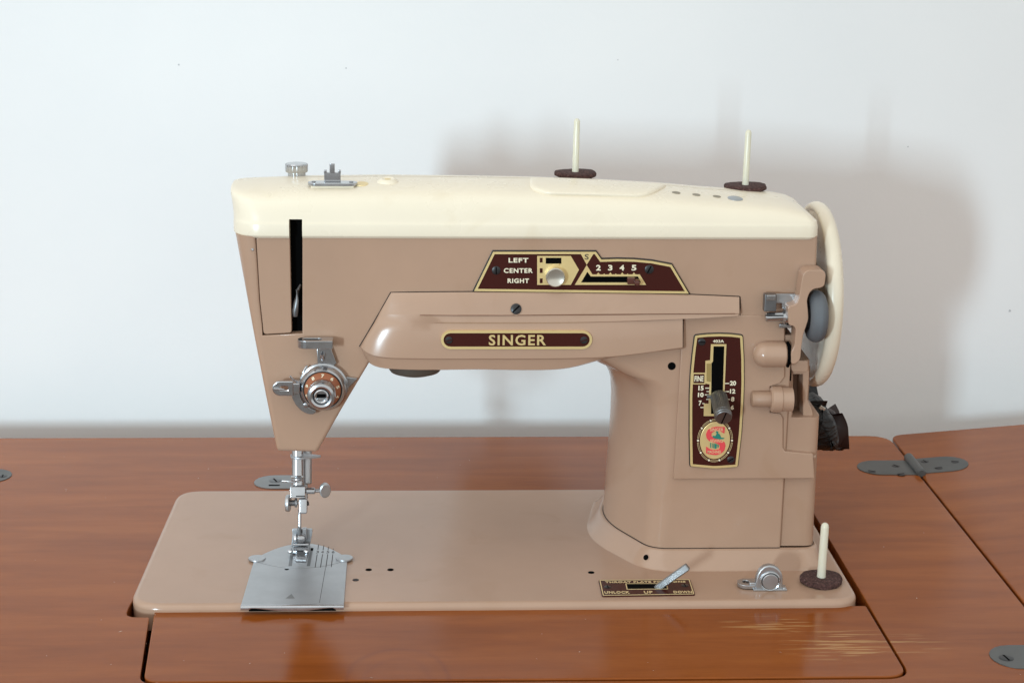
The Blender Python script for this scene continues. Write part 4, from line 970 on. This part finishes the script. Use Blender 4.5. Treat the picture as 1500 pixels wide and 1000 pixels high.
# throat plate position label and lever ------------------------------------------
H = lambda x, y: (870 + x / 9.375, 820 + y / 9.375)
ZL = 0.7
lp = xy([H(62, 268), H(1322, 258), H(1392, 470), H(112, 490)], ZL); lp = ccw(fillet(lp, 1.2, 3))
lab = puffed('throat_plate_label', lp, TOPZ(ZL), 1.0, 0.2, 'maroon', SM, 2)
i1 = inset(lp, 0.45); holed('gold_rim', [i1, inset(i1, 0.5)], TOPZ(ZL + 0.12), 0.2, 'goldflat', lab)
def btext(s, x0, y0, x1, y1):
    a = atz(*H(x0, y1), ZL); b = atz(*H(x1, y0), ZL); text('lettering', s, (a.x, a.y, b.x, b.y), TOPZ(ZL + 0.12), 'goldflat', lab, depth=0.2, bold=0.025, space=1.1)
btext('THROAT PLATE POSITIONS', 158, 284, 1254, 312)
btext('UNLOCK', 148, 424, 484, 458); btext('UP', 692, 422, 800, 456); btext('DOWN', 1098, 420, 1342, 452)
ho = ccw(xy([H(432, 320), H(1000, 318), H(1020, 396), H(450, 402)], ZL)); 
holed('gold_slot_frame', [ho, inset(ho, 0.5)], TOPZ(ZL + 0.12), 0.2, 'goldflat', lab)
build('lever_slot', [(x, y, ZL + 0.06) for x, y in inset(ho, 0.45)], [(0, 1, 2, 3)], 'black', lab)
for px, py in ((H(190, 368)), (H(1250, 346))): screw('screw', atz(px, py, ZL), (0, 0, 1), 1.9, 'blackmetal', lab, 0.1, 0.3)
la_ = atz(*H(855, 392), 0.0); lb_ = at(*H(1290, 85), la_.y - 4)
dv = (lb_ - la_); cv = (la_ + lb_) / 2; a_, u_, v_ = basis(dv)
sec = [(-1.1, -1.9), (1.1, -1.9), (1.5, -1.4), (1.5, 1.4), (1.1, 1.9), (-1.1, 1.9), (-1.5, 1.4), (-1.5, -1.4)]
ndir = Vector((0, -1, 0.35)).normalized(); sd = a_.cross(ndir).normalized(); ndir = sd.cross(a_)
loft('throat_plate_lever', [[la_ + a_ * t * dv.length + sd * (q[1] * s) + ndir * (q[0] * s) for q in sec] for t, s in ((0.0, 0.8), (0.05, 0.9), (0.97, 1.0), (1.0, 0.8))], 'oldsteel', SM, sharp=30, wn=False)

# knee-lever socket style bracket with a round button at the front edge -------------
J = lambda x, y: (1080 + x / 8.335, 760 + y / 8.335)
gb_ = atz(*J(390, 870), 0.0); Yg = gb_.y
arch = [J(222, 868), J(228, 740), J(245, 680), J(280, 620), J(330, 580), J(390, 565), J(450, 575), J(505, 610), J(540, 655), J(555, 700), J(558, 868)]
gd = puffed('bobbin_thread_guide', xz(arch, Yg), FRONT(Yg), 3.2, 0.9, 'steel', SM, 4)
p = at(*J(400, 752), Yg)
lathe('button_ring', [(5.3, -0.2), (5.3, 0.7), (4.9, 1.1), (4.5, 0.9), (4.5, 0)], p, (0, -1, 0), 'chrome', gd, 36)
lathe('button_gap', [(4.5, 0), (4.5, 0.35), (0, 0.35)], p, (0, -1, 0), 'black', gd, 32)
lathe('button', [(4.2, 0), (4.2, 1.3), (3.9, 1.6), (0, 1.9)], p, (0, -1, 0), 'steel', gd, 36)
q0 = atz(*J(15, 830), 0.8); 
lo3 = stad(q0.x, gb_.x - 5, q0.y + 3, 4.6, True, False); li3 = stad(q0.x + 2.2, gb_.x - 9, q0.y + 3.4, 2.4)
holed('guide_loop', [lo3, li3], TOPZ(2.2), 1.4, 'chrome', gd, 0.3)
slab('loop_stop', atz(*J(190, 790), 2.5), (4.0, 3.0, 2.6), 'steel', gd, 0.6)
slab('base_foot', (gb_.x + 0.4, Yg + 2.4, 0.5), (17.5, 6.5, 1.0), 'steel', gd, 0.3)
rod('foot_pin', atz(*J(552, 852), 0.6), atz(*J(582, 845), 0.6), 0.9, 'chrome', gd, 12)

# ================================================================== plug bundle behind the pillar
def blob_mesh(name, outline, Y0, Y1, m, parent, amp=1.5, seed=1):
    rnd = random.Random(seed); p = ccw(xz(outline, Y0)); p = fillet(p, 2.5, 3); n = len(p); nn = normals2(p)
    vs = []; K = 7
    for j in range(K):
        t = j / (K - 1); s = 1 - abs(2 * t - 1) ** 3
        for q, v in zip(p, nn):
            k = (1 - s) * 7.0 + rnd.uniform(-amp, amp) * (0.3 + 0.7 * s) * 0.5
            vs.append((q[0] + v.x * k, Y0 + (Y1 - Y0) * t + rnd.uniform(-amp, amp) * 0.6, q[1] + v.y * k))
    fs = [tuple(range(n)), tuple(range((K - 1) * n, K * n))[::-1]]
    for j in range(K - 1):
        for i in range(n): k = (i + 1) % n; fs.append((j * n + i, j * n + k, (j + 1) * n + k, (j + 1) * n + i))
    return build(name, vs, fs, m, parent, 70)
PB = empty('motor_plug')
PB['label'] = 'crumpled black wrapped plug block hanging behind the pillar below the hand wheel'; PB['category'] = 'plug'
K_ = lambda x, y: (1080 + x / 4.762, 480 + y / 4.762)
blob_mesh('wrap', [K_(440, 580), K_(540, 575), K_(620, 560), K_(655, 600), K_(720, 690), K_(742, 830), K_(735, 880), K_(690, 905), K_(600, 895), K_(440, 900)], 118, 150, 'wrap', PB, 0.7, 3)
blob_mesh('wrap_tail', [K_(640, 600), K_(700, 605), K_(735, 690), K_(782, 850), K_(760, 880), K_(700, 890), K_(690, 700)], 138, 156, 'wrap2', PB, 0.5, 5)
blob_mesh('wrap_fold', [K_(440, 510), K_(490, 506), K_(540, 530), K_(575, 510), K_(640, 550), K_(655, 590), K_(560, 590), K_(440, 600)], 126, 156, 'wrap', PB, 0.6, 8)
slab('tape_tag', at(*K_(592, 560), 124), (3.4, 1.5, 2.2), 'pearl', PB, 0.2, (0.6, 'Y'))
